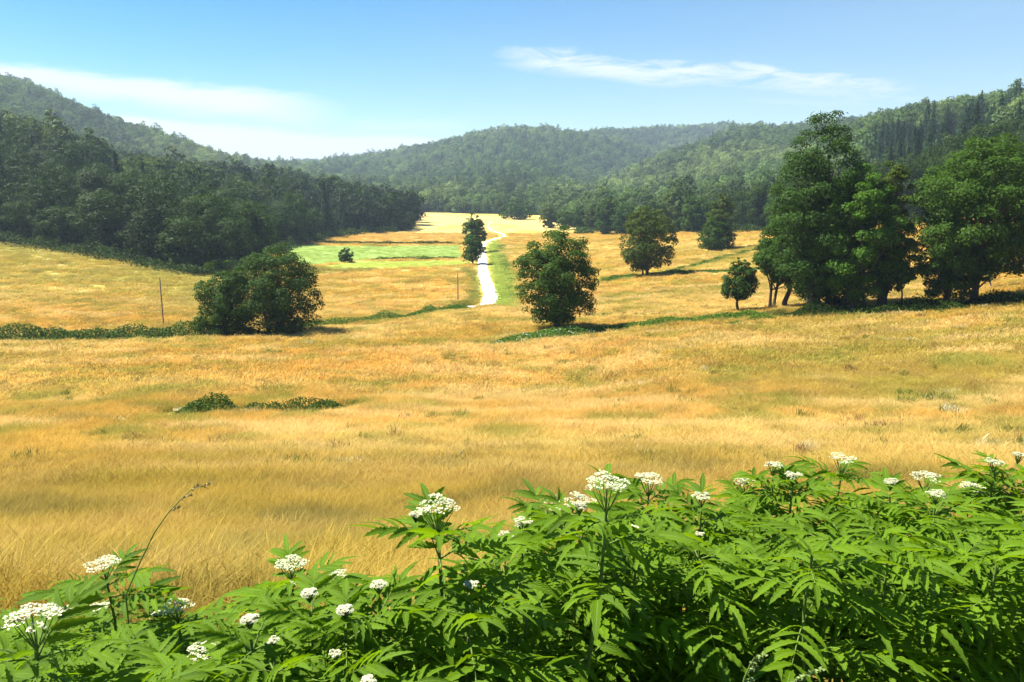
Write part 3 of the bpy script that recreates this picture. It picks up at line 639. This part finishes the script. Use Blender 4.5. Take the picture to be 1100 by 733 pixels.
# ------------------------------------------------------------------ grass
def tuft(seed, n, rad, h, w, heads=0.3, lean=0.35):
    rng = np.random.default_rng(seed); mb = MB()
    a = rng.uniform(0, 6.28, n); r = rad * rng.uniform(0, 1, n) ** 0.5; bx = np.cos(a) * r; by = np.sin(a) * r
    hh = h * rng.uniform(0.55, 1.15, n); la = rng.uniform(0, 6.28, n); lr = hh * lean * rng.uniform(0.2, 1.4, n)
    fa = rng.uniform(0, 6.28, n); wx, wy = np.cos(fa), np.sin(fa)
    lv = []
    for t_, ww in ((0, 1.0), (0.5, 0.9), (0.82, 0.8), (1.0, 0.15)):
        hd = np.where(rng.uniform(size=n) < heads, 2.2, 1.0) if t_ == 0.82 else 1.0
        cx = bx + np.cos(la) * lr * t_**2; cy = by + np.sin(la) * lr * t_**2; cz = hh * t_ * (1 - 0.15 * t_)
        k = w * ww * hd
        lv.append(np.stack([np.column_stack([cx - wx * k, cy - wy * k, cz]), np.column_stack([cx + wx * k, cy + wy * k, cz])], 1))
    V = np.stack(lv, 1).reshape(n, 8, 3); F = np.array([[0, 1, 3, 2], [2, 3, 5, 4], [4, 5, 7, 6]])
    mb.add(V.reshape(-1, 3), (np.arange(n)[:, None, None] * 8 + F[None]).reshape(-1, 4))
    return mb.mesh('tuft', M['grass'])
near_coll = src_collection('grass_tuft', [tuft(500 + k, 210, 0.48, 0.38, 0.0036, lean=0.9) for k in range(4)])
close_coll = src_collection('fine_tuft', [tuft(510 + k, 320, 0.38, 0.34, 0.0018, lean=1.0) for k in range(4)])
far_tuft = src_collection('meadow_tuft', [tuft(520 + k, 150, 0.8, 0.46, 0.013, lean=0.7) for k in range(3)])
L_br1 = wline([(188, 447), (215, 446), (240, 444), (262, 444)]); L_br2 = wline([(252, 445), (300, 446), (345, 443), (372, 439)])
EXCL = [(L_ditch, 2.7), (L_ditch2, 2.0), (L_right, 1.9), (L_right2, 2.0), (L_mid, 1.2), (L_mid2, 1.2), (L_br1, 1.4), (L_br2, 1.1)]
def scatter_grass(name, n, d0, d1, coll, scl, label, power=0.0, amax=0.70, nidx=4, green=None, hmul=1.0):
    rng = np.random.default_rng(int(d0 * 7 + n))
    u = rng.uniform(size=n); e = 2.0 - power
    D = (d0**e + u * (d1**e - d0**e)) ** (1 / e); a = rng.uniform(-amax, amax, n)
    x = D * np.tan(a); y = D; px = pxof(x, y)
    k = (y < wood_start(px) + 4) & (dline(x, y, ROAD) > 1.15 + 0.75 * (scl if d0 > 40 else 0.3))
    for Lx, wx in EXCL: k &= dline(x, y, Lx) > wx
    x, y = x[k], y[k]; D = D[k]
    c = ground_colour(x, y)
    gr = c[:, 1] / np.maximum(c[:, 0], 1e-3)       # short mown grass in the green fields
    short = (inpoly(x, y, P_green) | inpoly(x, y, P_lime))
    c = c * (0.82 + 0.36 * rng.uniform(size=len(x)))[:, None]
    patch = fbm(x, y, 3.2, 3, 91)
    s = scl * rng.uniform(0.75, 1.25, len(x)); hz = s * hmul * (0.35 + 1.3 * patch) * np.where(short, 0.35, 1.0)
    z = hgt(x, y) - 0.04
    o = scatter(name, np.column_stack([x, y, z]), np.column_stack([rng.normal(0, .12, len(x)), rng.normal(0, .12, len(x)), rng.uniform(0, 6.28, len(x))]),
                np.column_stack([s, s, hz]), rng.integers(0, nidx, len(x)), c, coll)
    return tag(o, label, 'grass', kind='stuff')
scatter_grass('meadow_grass', 16000, 3.6, 21, close_coll, 1.0, 'fine tall dry grass on the bank right behind the elder thicket', power=0.4)
scatter_grass('meadow_grass', 40000, 19, 48, near_coll, 1.0, 'tall dry golden grass of the near meadow', power=0.6)
scatter_grass('meadow_grass', 42000, 44, 122, far_tuft, 1.0, 'dry golden grass farther down the near meadow', power=0.5, nidx=3, hmul=0.9)
scatter_grass('meadow_grass', 34000, 112, 330, far_tuft, 1.6, 'dry and green grass of the distant fields on the valley floor', power=0.7, nidx=3, hmul=0.55, amax=0.66)

def weeds():
    rng = np.random.default_rng(99); n = 2600; D = (18**1.4 + rng.uniform(size=n) * (95**1.4 - 18**1.4)) ** (1 / 1.4); a = rng.uniform(-0.68, 0.68, n)
    x = D * np.tan(a); y = D; k = rng.uniform(size=n) < 0.15 + 1.6 * np.clip(fbm(x, y, 7, 3, 123) - 0.45, 0, 1) * (1 + (x > 5)); x, y = x[k], y[k]; n = len(x)
    pal = np.array([(0.13, 0.17, 0.03), (0.20, 0.13, 0.06), (0.18, 0.21, 0.04), (0.62, 0.58, 0.36), (0.09, 0.13, 0.03)])
    c = pal[rng.choice(5, n, p=[.3, .2, .25, .1, .15])]
    s_ = rng.uniform(0.25, 0.75, n)
    o = scatter('meadow_weeds', np.column_stack([x, y, hgt(x, y) - 0.03]), np.column_stack([rng.normal(0, .2, n), rng.normal(0, .2, n), rng.uniform(0, 6.28, n)]), np.column_stack([s_, s_, rng.uniform(0.8, 1.35, n)]), rng.integers(0, 3, n), c, far_tuft)
    tag(o, 'scattered green and brown weeds standing in the dry meadow grass', 'weeds', kind='stuff')
weeds()
# ------------------------------------------------------------------ scrub strips, hedges and brambles
def leaf_bank(name, line, hw, h, label, cat, ls=0.09, dens=60, m='scrub', seed=1, ragged=0.7, flowers=0, fl_to=1.0, kind=None, group=None):
    rng = np.random.default_rng(seed); L = np.array(line); seg = np.linalg.norm(np.diff(L, axis=0), axis=1); cum = np.concatenate([[0], np.cumsum(seg)])
    n = int(cum[-1] * 2 * hw * dens); s = rng.uniform(0, cum[-1], n); k = np.clip(np.searchsorted(cum, s) - 1, 0, len(seg) - 1); f = ((s - cum[k]) / seg[k])[:, None]
    c = L[k] * (1 - f) + L[k + 1] * f; T_ = (L[k + 1] - L[k]) / seg[k][:, None]; Nn = np.stack([-T_[:, 1], T_[:, 0]], 1)
    o_ = rng.normal(size=n) * 0.5; q = c + Nn * (np.clip(o_, -1.2, 1.2) * hw)[:, None]
    hgt_loc = h * (1 - ragged + ragged * 2.0 * np.clip(fbm(q[:, 0], q[:, 1], 2.6, 3, seed + 5) - 0.22, 0, 1)) * np.clip(1.15 - np.abs(o_), 0.25, 1)
    endt = np.clip(np.minimum(s, cum[-1] - s) / (0.08 * cum[-1] + 0.5), 0.3, 1)
    z = hgt(q[:, 0], q[:, 1]) + hgt_loc * endt * rng.uniform(0, 1, n) ** 0.55
    P = np.column_stack([q, z]); nn = unit(rng.normal(size=(n, 3)) * 0.7 + np.array([0, -0.1, 0.7]))
    org = np.array([L[:, 0].mean(), L[:, 1].mean(), G(L[:, 0].mean(), L[:, 1].mean())])
    mb = MB(); leaves(mb, P - org, nn, ls * rng.uniform(0.6, 1.4, n), rng, 0.55)
    me = mb.mesh(name, M[m]); o = obj(name, me, loc=org); tag(o, label, cat, group, kind)
    if flowers:
        ok = np.where((s < fl_to * cum[-1]) & (o_ < 0.6))[0]; i = rng.choice(ok, flowers, replace=False); top = P[i].copy(); top[:, 2] = hgt(top[:, 0], top[:, 1]) + (hgt_loc * endt)[i] * rng.uniform(0.6, 1.0, flowers) + 0.03
        fb = MB(); leaves(fb, top - org, unit(rng.normal(size=(flowers, 3)) * .3 + np.array([0, -.3, 1])), 0.055 * rng.uniform(.5, 1.4, flowers), rng, 0.8)
        obj('flowers', fb.mesh('flowers', M['white_flower']), o)
    return o
leaf_bank('hedge', L_ditch, 1.8, 1.75, 'long low dark green hedge along the ditch at the left of the tree clump', 'hedge', ragged=0.4, seed=3, dens=150, ls=0.10, m='scrub_dark')
leaf_bank('hedge', L_ditch2, 1.5, 1.15, 'low green overgrown strip from the tree clump to the white road', 'hedge', seed=4, dens=110)
leaf_bank('scrub_strip', L_right, 2.2, 1.0, 'green strip with small white flowers under the lone meadow tree', 'undergrowth', seed=5, dens=130, flowers=170, fl_to=0.42)
leaf_bank('scrub_strip', wline([(534, 371), (560, 369), (600, 364), (645, 359)]), 3.2, 1.05, 'broad weedy patch with white flowers right below the lone meadow tree', 'undergrowth', seed=31, dens=90, flowers=160, m='scrub')
leaf_bank('scrub_strip', L_right2, 3.0, 1.5, 'undergrowth darkened for shade along the bank beneath the tall right hand trees', 'undergrowth', seed=6, dens=110, m='wood')  # dark leaf colour carries the shade below the trees
leaf_bank('scrub_strip', L_mid, 1.3, 0.8, 'grassy green field edge at the foot of the tall oval tree', 'undergrowth', seed=7, dens=80, ls=0.12)
leaf_bank('scrub_strip', L_mid2, 1.3, 0.7, 'sloping green strip rising to the low dark round tree', 'undergrowth', seed=8, dens=80, ls=0.12)
leaf_bank('scrub_strip', wline([(536, 262), (541, 280), (548, 300), (553, 330)]), 2.4, 0.45, 'light green weedy verge on the right side of the white road', 'undergrowth', seed=9, dens=70, ls=0.13, flowers=60, m='verge')
leaf_bank('hedge', wline([(330, 262), (380, 262), (440, 262.5), (496, 263)]), 1.0, 1.3, 'thin dark hedge along the far edge of the bright green field', 'hedge', seed=10, dens=60, ls=0.2, m='scrub_dark', ragged=0.4)
leaf_bank('hedge', wline([(398, 279.5), (440, 279), (496, 278.5)]), 0.7, 0.9, 'thin dark line of growth between the green field and the lime strip', 'hedge', seed=11, dens=60, ls=0.18, m='scrub_dark', ragged=0.4)
leaf_bank('bramble_patch', L_br1, 1.15, 1.6, 'dark bramble patch, taller left part, alone in the near golden meadow', 'bramble', seed=12, dens=420, ls=0.06, m='scrub_dark', ragged=0.85)
leaf_bank('bramble_patch', L_br2, 1.0, 1.1, 'long low tail of brambles trailing right in the near golden meadow', 'bramble', seed=13, dens=380, ls=0.055, m='scrub_dark', ragged=0.85)
leaf_bank('weed_clump', wline([(778, 352), (800, 349), (835, 345)]), 1.5, 1.0, 'green weedy clump in front of the small oval tree', 'undergrowth', seed=14, dens=200, ls=0.07)
leaf_bank('weed_clump', wline([(872, 406), (880, 405), (886, 404)]), 0.35, 0.35, 'small reddish brown weed clump on the right meadow slope', 'undergrowth', seed=15, dens=300, ls=0.05, m='straw')

def edge_line(pxs, off=-1.5):
    o = []
    for p in pxs:
        D = float(wood_start(np.array([p]))[0]) + off; o.append(((p - 550) / 872.0 * D, D))
    return np.array(o)
leaf_bank('undergrowth', edge_line([-60, 0, 60, 110, 160, 205, 240, 262]), 3.0, 3.4, 'dark leafy undergrowth closing the front edge of the left hand wood', 'undergrowth', seed=21, dens=14, ls=0.24, m='wood', kind='stuff')
leaf_bank('undergrowth', edge_line([285, 310, 340, 380, 420, 443]), 3.0, 3.2, 'dark undergrowth at the foot of the wood behind the green field', 'undergrowth', seed=22, dens=8, ls=0.34, m='wood', kind='stuff')
leaf_bank('undergrowth', edge_line([600, 640, 700, 760, 820, 900, 1000, 1130]), 3.0, 3.0, 'undergrowth along the foot of the right hand wood', 'undergrowth', seed=23, dens=6, ls=0.34, m='wood', kind='stuff')
# ------------------------------------------------------------------ poles
def pole(px, base, top, r, label, name='wooden_pole'):
    g = at(px, base); d = ray(px, top); zt = d[2] / d[1] * g[1] - g[2]
    mb = MB(); mb.tube([(0, 0, -0.3), (0.01, 0, zt * 0.5), (0.0, 0.02, zt), (0.0, 0.02, zt + 0.03)], [r, r * 0.92, r * 0.82, r * 0.3], 10)
    e = obj(name, mb.mesh(name, M['post'], smooth=True), loc=g); return tag(e, label, 'pole')
pole(176, 352, 298, 0.075, 'tall thin grey wooden pole standing behind the ditch hedge at the left')
pole(492, 325, 294, 0.09, 'short pale wooden pole just left of the white road bend')
pole(722, 256, 246, 0.22, 'small pale post at the far field end, right of the oval tree', 'marker_post')

# ------------------------------------------------------------------ foreground dwarf elder
def leaflet(mb, base, dir_, up, L, W, rng, seg=13):
    """toothed lance-shaped leaflet, folded on its midrib and drooping"""
    d = unit(dir_); s = unit(np.cross(d, up)); n = np.cross(s, d)
    t = np.linspace(0, 1, seg); prof = np.sin(np.pi * np.clip(t * 0.92 + 0.05, 0, 1) ** 0.72) ** 0.85
    prof[-1] = 0.0; tooth = 1 + 0.17 * np.where(np.arange(seg) % 2 == 0, 1, -1); w = W * prof * tooth
    droop = rng.uniform(0.15, 0.62); curve = -droop * L * t**2; tw = rng.normal() * 0.35
    c = base + d * (L * t)[:, None] * (1 - 0.1 * droop) + n * curve[:, None]
    ss = s * math.cos(tw) + n * math.sin(tw); nn = n * math.cos(tw) - s * math.sin(tw)
    lft = c - ss * w[:, None] + nn * (w * 0.38)[:, None]; rgt = c + ss * w[:, None] + nn * (w * 0.38)[:, None]
    V = np.stack([lft, c, rgt], 1).reshape(-1, 3)
    i = np.arange(seg - 1) * 3; F = np.concatenate([np.stack([i, i + 1, i + 4, i + 3], 1), np.stack([i + 1, i + 2, i + 5, i + 4], 1)])
    UV = np.stack([np.column_stack([np.full(seg, 0.0), t]), np.column_stack([np.full(seg, 0.5), t]), np.column_stack([np.full(seg, 1.0), t])], 1).reshape(-1, 2)
    mb.add(V, F, UV)
def umbel(center, size, rng):
    """flat-topped flower head: rays and many tiny five-petalled flowers; returns (stalk mb, flower mb)"""
    sb = MB(); fb = MB(); rad = size / 2; drop = rad * 1.3; org = center - np.array([0, 0, drop])
    heads = []
    nb = int(rng.integers(9, 13))
    for b in range(nb):
        a = b / nb * 6.283 * 1.0 + rng.normal() * .2; rr = rad * (0.25 + 0.5 * rng.uniform()) if b % 3 == 0 else rad * rng.uniform(0.6, 0.8)
        h = center + np.array([math.cos(a) * rr, math.sin(a) * rr, rad * (0.16 - 0.25 * (rr / rad)**2) + rng.normal() * rad * .09]); heads.append(h)
    heads.append(center + np.array([0, 0, rad * 0.16]))
    P = []
    for h in heads:
        s = np.linspace(0, 1, 4)[:, None]; mid = (org + h) / 2 + np.array([0, 0, -0.15 * rad])
        sb.tube((1 - s)**2 * org + 2 * s * (1 - s) * mid + s**2 * (h - np.array([0, 0, rad * .12])), np.linspace(0.0016, 0.0008, 4), 4)
        k = int(rng.integers(34, 46)); a = rng.uniform(0, 6.283, k); r = rad * 0.34 * rng.uniform(0, 1, k)**0.5
        P.append(h + np.column_stack([np.cos(a) * r, np.sin(a) * r, rad * 0.10 * (1 - (r / (rad * .34))**2) + rng.normal(size=k) * rad * .025]))
    P = np.concatenate(P); n = len(P); pr = 0.0026
    N = unit(rng.normal(size=(n, 3)) * 0.28 + np.array([0, 0, 1.0])); A = unit(np.cross(N, rng.normal(size=(n, 3)))); B = np.cross(N, A)
    for k in range(5):
        an = k * 6.283 / 5; d = A * math.cos(an) + B * math.sin(an); q = -A * math.sin(an) + B * math.cos(an)
        V = np.stack([P, P + d * pr * .6 + q * pr * .42 + N * pr * .2, P + d * pr * 1.15 + N * pr * .1, P + d * pr * .6 - q * pr * .42 + N * pr * .2], 1)
        fb.add(V.reshape(-1, 3), (np.arange(n) * 4)[:, None] + np.arange(4)[None])
    return sb, fb
def elder_meshes(seed, flower=None, H=1.0, sparse=1.0):
    rng = np.random.default_rng(seed); st = MB(); fo = MB(); ua = []
    wob = np.cumsum(rng.normal(size=(7, 2)) * 0.010, axis=0); zt = np.linspace(-0.05, H - (0.055 if flower else 0.02), 7)
    sp = np.column_stack([wob - wob[-1] * 0, zt]); sp[:, :2] -= sp[-1, :2]
    st.tube(sp, np.linspace(0.0075, 0.0036, 7), 7)
    z = H - (0.085 if flower else 0.02); a0 = rng.uniform(0, 3.14); node = 0
    while z > 0.18 * H:
        p = np.array([np.interp(z, zt, sp[:, 0]), np.interp(z, zt, sp[:, 1]), z])
        top = (node == 0)
        for side in ((0, 1, 0.5, 1.5) if (top and flower) else (0, 1, 0.5) if node == 1 else (0, 1)):
            if rng.uniform() > sparse and not top: continue
            a = a0 + side * math.pi + rng.normal() * 0.2; el = (0.55 if top else 0.30) + rng.normal() * 0.14
            size = (0.72 if top else 1.0) * rng.uniform(0.85, 1.15) * (0.85 if node == 1 and not flower else 1.0)
            d = np.array([math.cos(a) * math.cos(el), math.sin(a) * math.cos(el), math.sin(el)]); Lr = 0.20 * size
            t = np.linspace(0, 1, 6); droop = rng.uniform(0.10, 0.50)
            rp = p + d * (Lr * t)[:, None] - np.array([0, 0, 1]) * (droop * Lr * t**2)[:, None]
            st.tube(rp, np.linspace(0.0026, 0.0012, 6), 4)
            hd = unit(np.cross(d, [0, 0, 1])); upv = unit(np.cross(hd, d))
            npair = 5
            for k in range(npair):
                tk = 0.22 + 0.70 * k / (npair - 1); bp = np.array([np.interp(tk, t, rp[:, q]) for q in range(3)])
                for sd in (-1, 1):
                    dd = unit(hd * sd * 0.95 + d * (0.45 + 0.12 * k) + upv * rng.normal() * 0.12)
                    leaflet(fo, bp, dd, upv, 0.108 * size * rng.uniform(0.85, 1.1) * (0.8 if k == 0 else 1), 0.0118 * size, rng)
            leaflet(fo, rp[-1], unit(d - np.array([0, 0, 0.5 * droop])), upv, 0.12 * size, 0.013 * size, rng)
        z -= rng.uniform(0.07, 0.105) * (0.6 if node == 0 else 1.0); a0 += math.pi / 2 + rng.normal() * 0.15; node += 1
    if not flower:   # small upright shoot tip
        for k in range(5):
            a = k * 1.257; leaflet(fo, sp[-1], np.array([math.cos(a) * .9, math.sin(a) * .9, 0.75]), np.array([-math.cos(a) * .6, -math.sin(a) * .6, 0.8]), 0.085, 0.009, rng)
    out = [st.mesh('elder_stem', M['stem'], smooth=True), fo.mesh('elder_foliage', M['elder'])]
    fl = []
    if flower:
        cs = [(np.array([0, 0, H]), flower)]
        for _ in range(int(rng.integers(0, 2)) if flower > 0.06 else 0):
            a = rng.uniform(0, 6.283); cs.append((np.array([math.cos(a) * .075, math.sin(a) * .075, H - rng.uniform(0.01, 0.05)]), 0.032))
        for c, s in cs:
            sb, fb = umbel(c, s, rng); fl.append((sb.mesh('umbel_stalk', M['stem'], smooth=True), fb.mesh('umbel_flowers', M['petal'])))
    return out, fl
VAR_P = [elder_meshes(700 + k, None, 1.0, 0.95) for k in range(6)]
VAR_F = [elder_meshes(720 + k, 0.102, 1.0, 0.9) for k in range(5)]
SS = [0.024, 0.032, 0.041, 0.051, 0.062]
VAR_S = [elder_meshes(740 + k, SS[k], 1.0, 0.9) for k in range(5)]
def head_place(py, w):
    if w >= 24: return 0.092, min(max(855 * 0.090 / w, 1.30), 2.95)
    D = float(np.interp(py, [488, 530, 570, 620, 660, 730], [3.0, 2.6, 2.15, 1.75, 1.6, 1.42])); return w * 1.12 * D / 855, D * 0.96
def elder(var, loc, H, rz, label, group=None):
    e = bpy.data.objects.new('elder_plant', None); COL.objects.link(e); e.location = loc; e.rotation_euler = (0, 0, rz); e.empty_display_size = 0.1
    w = 0.55 + 0.45 * H; e.scale = (w, w, H)
    (st, fo), fl = var
    obj('stem', st, e); obj('foliage', fo, e)
    for s_, f_ in fl:
        h = obj('flower_head', f_, e); obj('flower_stalk', s_, h)
    return tag(e, label, 'plant', group)
FL = [  # px, py, width px, label
 (35, 663, 62, 'elder plant with the large brilliant white flower head at the lower left corner'),
 (112, 605, 38, 'elder plant with cream flower head near the tall grass stalk, upper left of the thicket'),
 (190, 652, 38, 'elder plant with double cream flower head between the brilliant white one and the next gap'),
 (105, 652, 24, 'short elder plant with small flat flower head just right of the brilliant white one'),
 (218, 700, 42, 'low elder plant with wide pale flower head near the bottom edge at the left'),
 (312, 605, 38, 'elder plant with round cream flower head, first high one right of the left gap'),
 (363, 617, 24, 'elder plant with smaller flower head just right of the round cream one'),
 (332, 637, 18, 'elder plant with tilted little flower head below the round cream one'),
 (370, 655, 20, 'elder plant with small flower head low in the middle left foliage'),
 (268, 665, 20, 'elder plant with small flat flower head at the foot of the left gap'),
 (407, 628, 18, 'elder plant with small flower head left of the tall middle left plant'),
 (449, 672, 30, 'elder plant with cream flower head above a star of leaves near the bottom centre'),
 (470, 545, 42, 'tall elder plant with high broad flower head, left of centre'),
 (506, 628, 14, 'elder plant with tiny bright flower head low beside the tall left of centre plant'),
 (543, 577, 26, 'elder plant with pale domed flower head between the tall left and the tall central plant'),
 (561, 561, 20, 'elder plant with little flower head behind the pale domed one'),
 (594, 538, 20, 'elder plant with small flower head, left end of the tall central row'),
 (622, 539, 34, 'elder plant with greenish white flower head, left neighbour of the broadest central one'),
 (652, 520, 44, 'tall elder plant with the broadest flower head at the centre of the row'),
 (697, 515, 30, 'elder plant with flat flower head, right neighbour of the broadest central one'),
 (676, 567, 18, 'elder plant with small paired flower head below the central heads'),
 (754, 534, 22, 'elder plant with small flower head standing in the dip right of centre'),
 (752, 574, 10, 'elder plant with tiny flower head below the dip right of centre'),
 (802, 518, 26, 'elder plant with pale flower head at the left end of the right hand row'),
 (831, 500, 22, 'elder plant with high small flower head, left of the highest right hand one'),
 (852, 511, 20, 'elder plant with small slanted flower head in the right hand row'),
 (905, 493, 24, 'elder plant with the highest flower head of the right hand row'),
 (957, 518, 14, 'elder plant with tiny flower head between two high heads of the right hand row'),
 (995, 512, 28, 'elder plant with bright white raised flower head in the right hand row'),
 (1006, 531, 22, 'elder plant with dull flower head right below the bright raised one'),
 (1044, 523, 24, 'elder plant with flat flower head right of the bright raised one'),
 (1060, 539, 26, 'elder plant with low flat flower head near the right edge'),
 (1068, 497, 20, 'elder plant with high flower head close to the right edge'),
 (1094, 489, 14, 'elder plant with tiny flower head at the very right edge'),
 (294, 688, 12, 'elder plant with tiny flower head low beside the left gap'),
 (360, 702, 14, 'elder plant with tiny bright flower head near the bottom, left of centre'),
 (395, 731, 18, 'elder plant with flower head touching the bottom edge of the picture'),
]
rf = np.random.default_rng(5)
for k, (px, py, w, lb) in enumerate(FL):
    big = w >= 24; size, D = head_place(py, w)
    d = ray(px, py); p = d * (D / d[1]); g = G(p[0], p[1]); H = p[2] - g
    var = VAR_F[k % 5] if big else VAR_S[int(np.argmin([abs(v - size) for v in SS]))]
    elder(var, (p[0], p[1], g), max(0.3, H), rf.uniform(0, 6.28), lb)
NICK = ['brilliant white head at the lower left corner', 'cream head near the tall grass stalk', 'double cream head right of the brilliant white one', 'small flat head beside the brilliant white one',
 'wide pale head near the left bottom edge', 'round cream head right of the left gap', 'smaller head right of the round cream one', 'tilted little head under the round cream one', 'small head low in the middle left',
 'small flat head at the left gap', 'small head left of the tall left-centre plant', 'cream head above the star of leaves', 'high broad head left of centre', 'tiny bright head beside the tall left-centre plant',
 'pale domed head', 'little head behind the pale domed one', 'small head opening the central row', 'greenish head left of the broadest central one', 'broadest head of the central row',
 'flat head right of the broadest central one', 'small paired head below the centre', 'small head in the dip right of centre', 'tiny head under the dip', 'pale head opening the right row',
 'high small head before the highest one', 'slanted small head of the right row', 'highest head of the right row', 'tiny head between two high ones', 'bright raised head of the right row', 'dull head under the bright raised one',
 'flat head right of the bright raised one', 'low flat head near the right edge', 'high head close to the right edge', 'tiny head at the very right edge', 'tiny head low beside the left gap', 'tiny bright head near the bottom', 'head touching the bottom edge']
HEADS = []
for (px, py, w, lb) in FL:
    D = head_place(py, w)[1]; d = ray(px, py); HEADS.append((d * (D / d[1]))[:2])
_used = set()
def filler_label(p):
    for i in np.argsort([np.hypot(*(h - p[:2])) for h in HEADS]):
        v = p[:2] - HEADS[i]
        rel = sorted([('behind', -v[1]), ('in front of', v[1]), ('left of', v[0]), ('right of', -v[0])], key=lambda t: t[1])[:2]
        for w_, _ in rel:
            if (w_, i) not in _used:
                _used.add((w_, i)); return 'flowerless elder just %s the %s' % (w_, NICK[i])
    return 'leafy flowerless elder in the foreground thicket'
SIL_PX = np.array([-80, 0, 60, 100, 150, 240, 270, 300, 400, 420, 470, 530, 580, 650, 720, 760, 830, 900, 960, 1040, 1100, 1200])
SIL_PY = np.array([630, 640, 648, 622, 640, 672, 655, 625, 620, 572, 560, 592, 552, 536, 530, 548, 513, 503, 525, 520, 488, 480])
n_f = 0
for row, (D0, D1, cnt, off) in enumerate([(2.7, 3.2, 30, 4), (2.3, 2.7, 30, 12), (1.9, 2.3, 30, 35), (1.55, 1.9, 28, 65), (1.28, 1.5, 24, 105)]):
    for k in range(cnt):
        px = -60 + (k + rf.uniform(0.1, 0.9)) / cnt * 1230; D = rf.uniform(D0, D1)
        if (row == 4 and px > 430) or (row == 3 and px > 600): continue
        py = np.interp(px, SIL_PX, SIL_PY) + off + rf.uniform(0, 26) + (row >= 2) * (row - 1) * 24 * float(np.clip((px - 480) / 200, 0, 1))
        for (fx, fy, fw, _l), hd in zip(FL, HEADS):      # keep nearer leaves below the flower heads behind them
            if hd[1] > D - 0.25 and abs(fx - px) < 110 and fy > 500: py = max(py, fy + 42 - 0.22 * abs(fx - px))
        if py > 770: continue
        d = ray(px, py); p = d * (D / d[1]); g = G(p[0], p[1]); H = p[2] - g
        if H < 0.24: continue
        H = min(H, 1.35)
        elder(VAR_P[int(rf.integers(6))], (p[0], p[1], g), H, rf.uniform(0, 6.28), filler_label(p), 'elder plants without flowers in the foreground')
        n_f += 1

# tall grass stalk at the left, leaning right
def grass_stalk(pts, D, label, heads, hm='pale_ear'):
    P = []
    for px, py in pts:
        d = ray(px, py); P.append(d * (D / d[1]))
    P = np.array(P); g = P[0].copy(); g[2] = G(g[0], g[1])
    P = np.concatenate([[g], P]) - g; mb = MB(); mb.tube(P, np.linspace(0.0022, 0.0009, len(P)), 5)
    o = obj('grass_stalk', mb.mesh('grass_stalk', M['stem'], smooth=True), loc=g); hb = MB(); rng = np.random.default_rng(4)
    for f, ln in heads:
        c = np.array([np.interp(f, np.linspace(0, 1, len(P)), P[:, q]) for q in range(3)])
        n = 26; t = rng.uniform(0, 1, n); dirv = np.array([ln * 0.9, 0, ln * 0.45])
        leaves(hb, c + dirv * t[:, None] + rng.normal(size=(n, 3)) * 0.002, unit(rng.normal(size=(n, 3))), np.full(n, 0.0045), rng, 0.4)
    obj('seed_head', hb.mesh('seed_head', M[hm]), o)
    return tag(o, label, 'grass')
grass_stalk([(135, 640), (150, 605), (166, 572), (180, 552), (195, 536), (207, 525), (216, 522), (224, 525)], 1.9, 'single tall thin grass stalk with drooping seed heads leaning right above the left plants', [(0.52, 0.03), (0.62, 0.035), (0.74, 0.03), (0.9, 0.03)], 'straw')
grass_stalk([(796, 745), (800, 728), (806, 714), (811, 706)], 1.15, 'short pale grass ear at the bottom edge, right of centre', [(0.4, 0.02), (0.6, 0.02), (0.8, 0.02), (0.95, 0.02)])
grass_stalk([(832, 745), (848, 735), (862, 727), (874, 722)], 1.15, 'pale grass ear slanting right at the bottom edge', [(0.4, 0.02), (0.6, 0.02), (0.8, 0.02), (0.95, 0.02)])

# ------------------------------------------------------------------ haze: the air of the valley
def haze():
    mb = MB(); x0, x1, y0, y1, z0, z1 = -3400, 3400, -3400, 3400, -60, 185
    V = [(x, y, z) for z in (z0, z1) for y in (y0, y1) for x in (x0, x1)]
    mb.add(V, [[0, 2, 3, 1], [4, 5, 7, 6], [0, 1, 5, 4], [2, 6, 7, 3], [0, 4, 6, 2], [1, 3, 7, 5]])
    m, t, out = mat('haze_air'); v = t.node('ShaderNodeVolumePrincipled')
    v.inputs['Color'].default_value = (0.66, 0.84, 1.0, 1); v.inputs['Density'].default_value = 0.00018; v.inputs['Anisotropy'].default_value = 0.2
    t.l.new(v.outputs[0], out.inputs['Volume'])
    tag(obj('haze', mb.mesh('haze', m)), 'pale blue summer haze in the valley air', 'haze', kind='stuff')
haze()
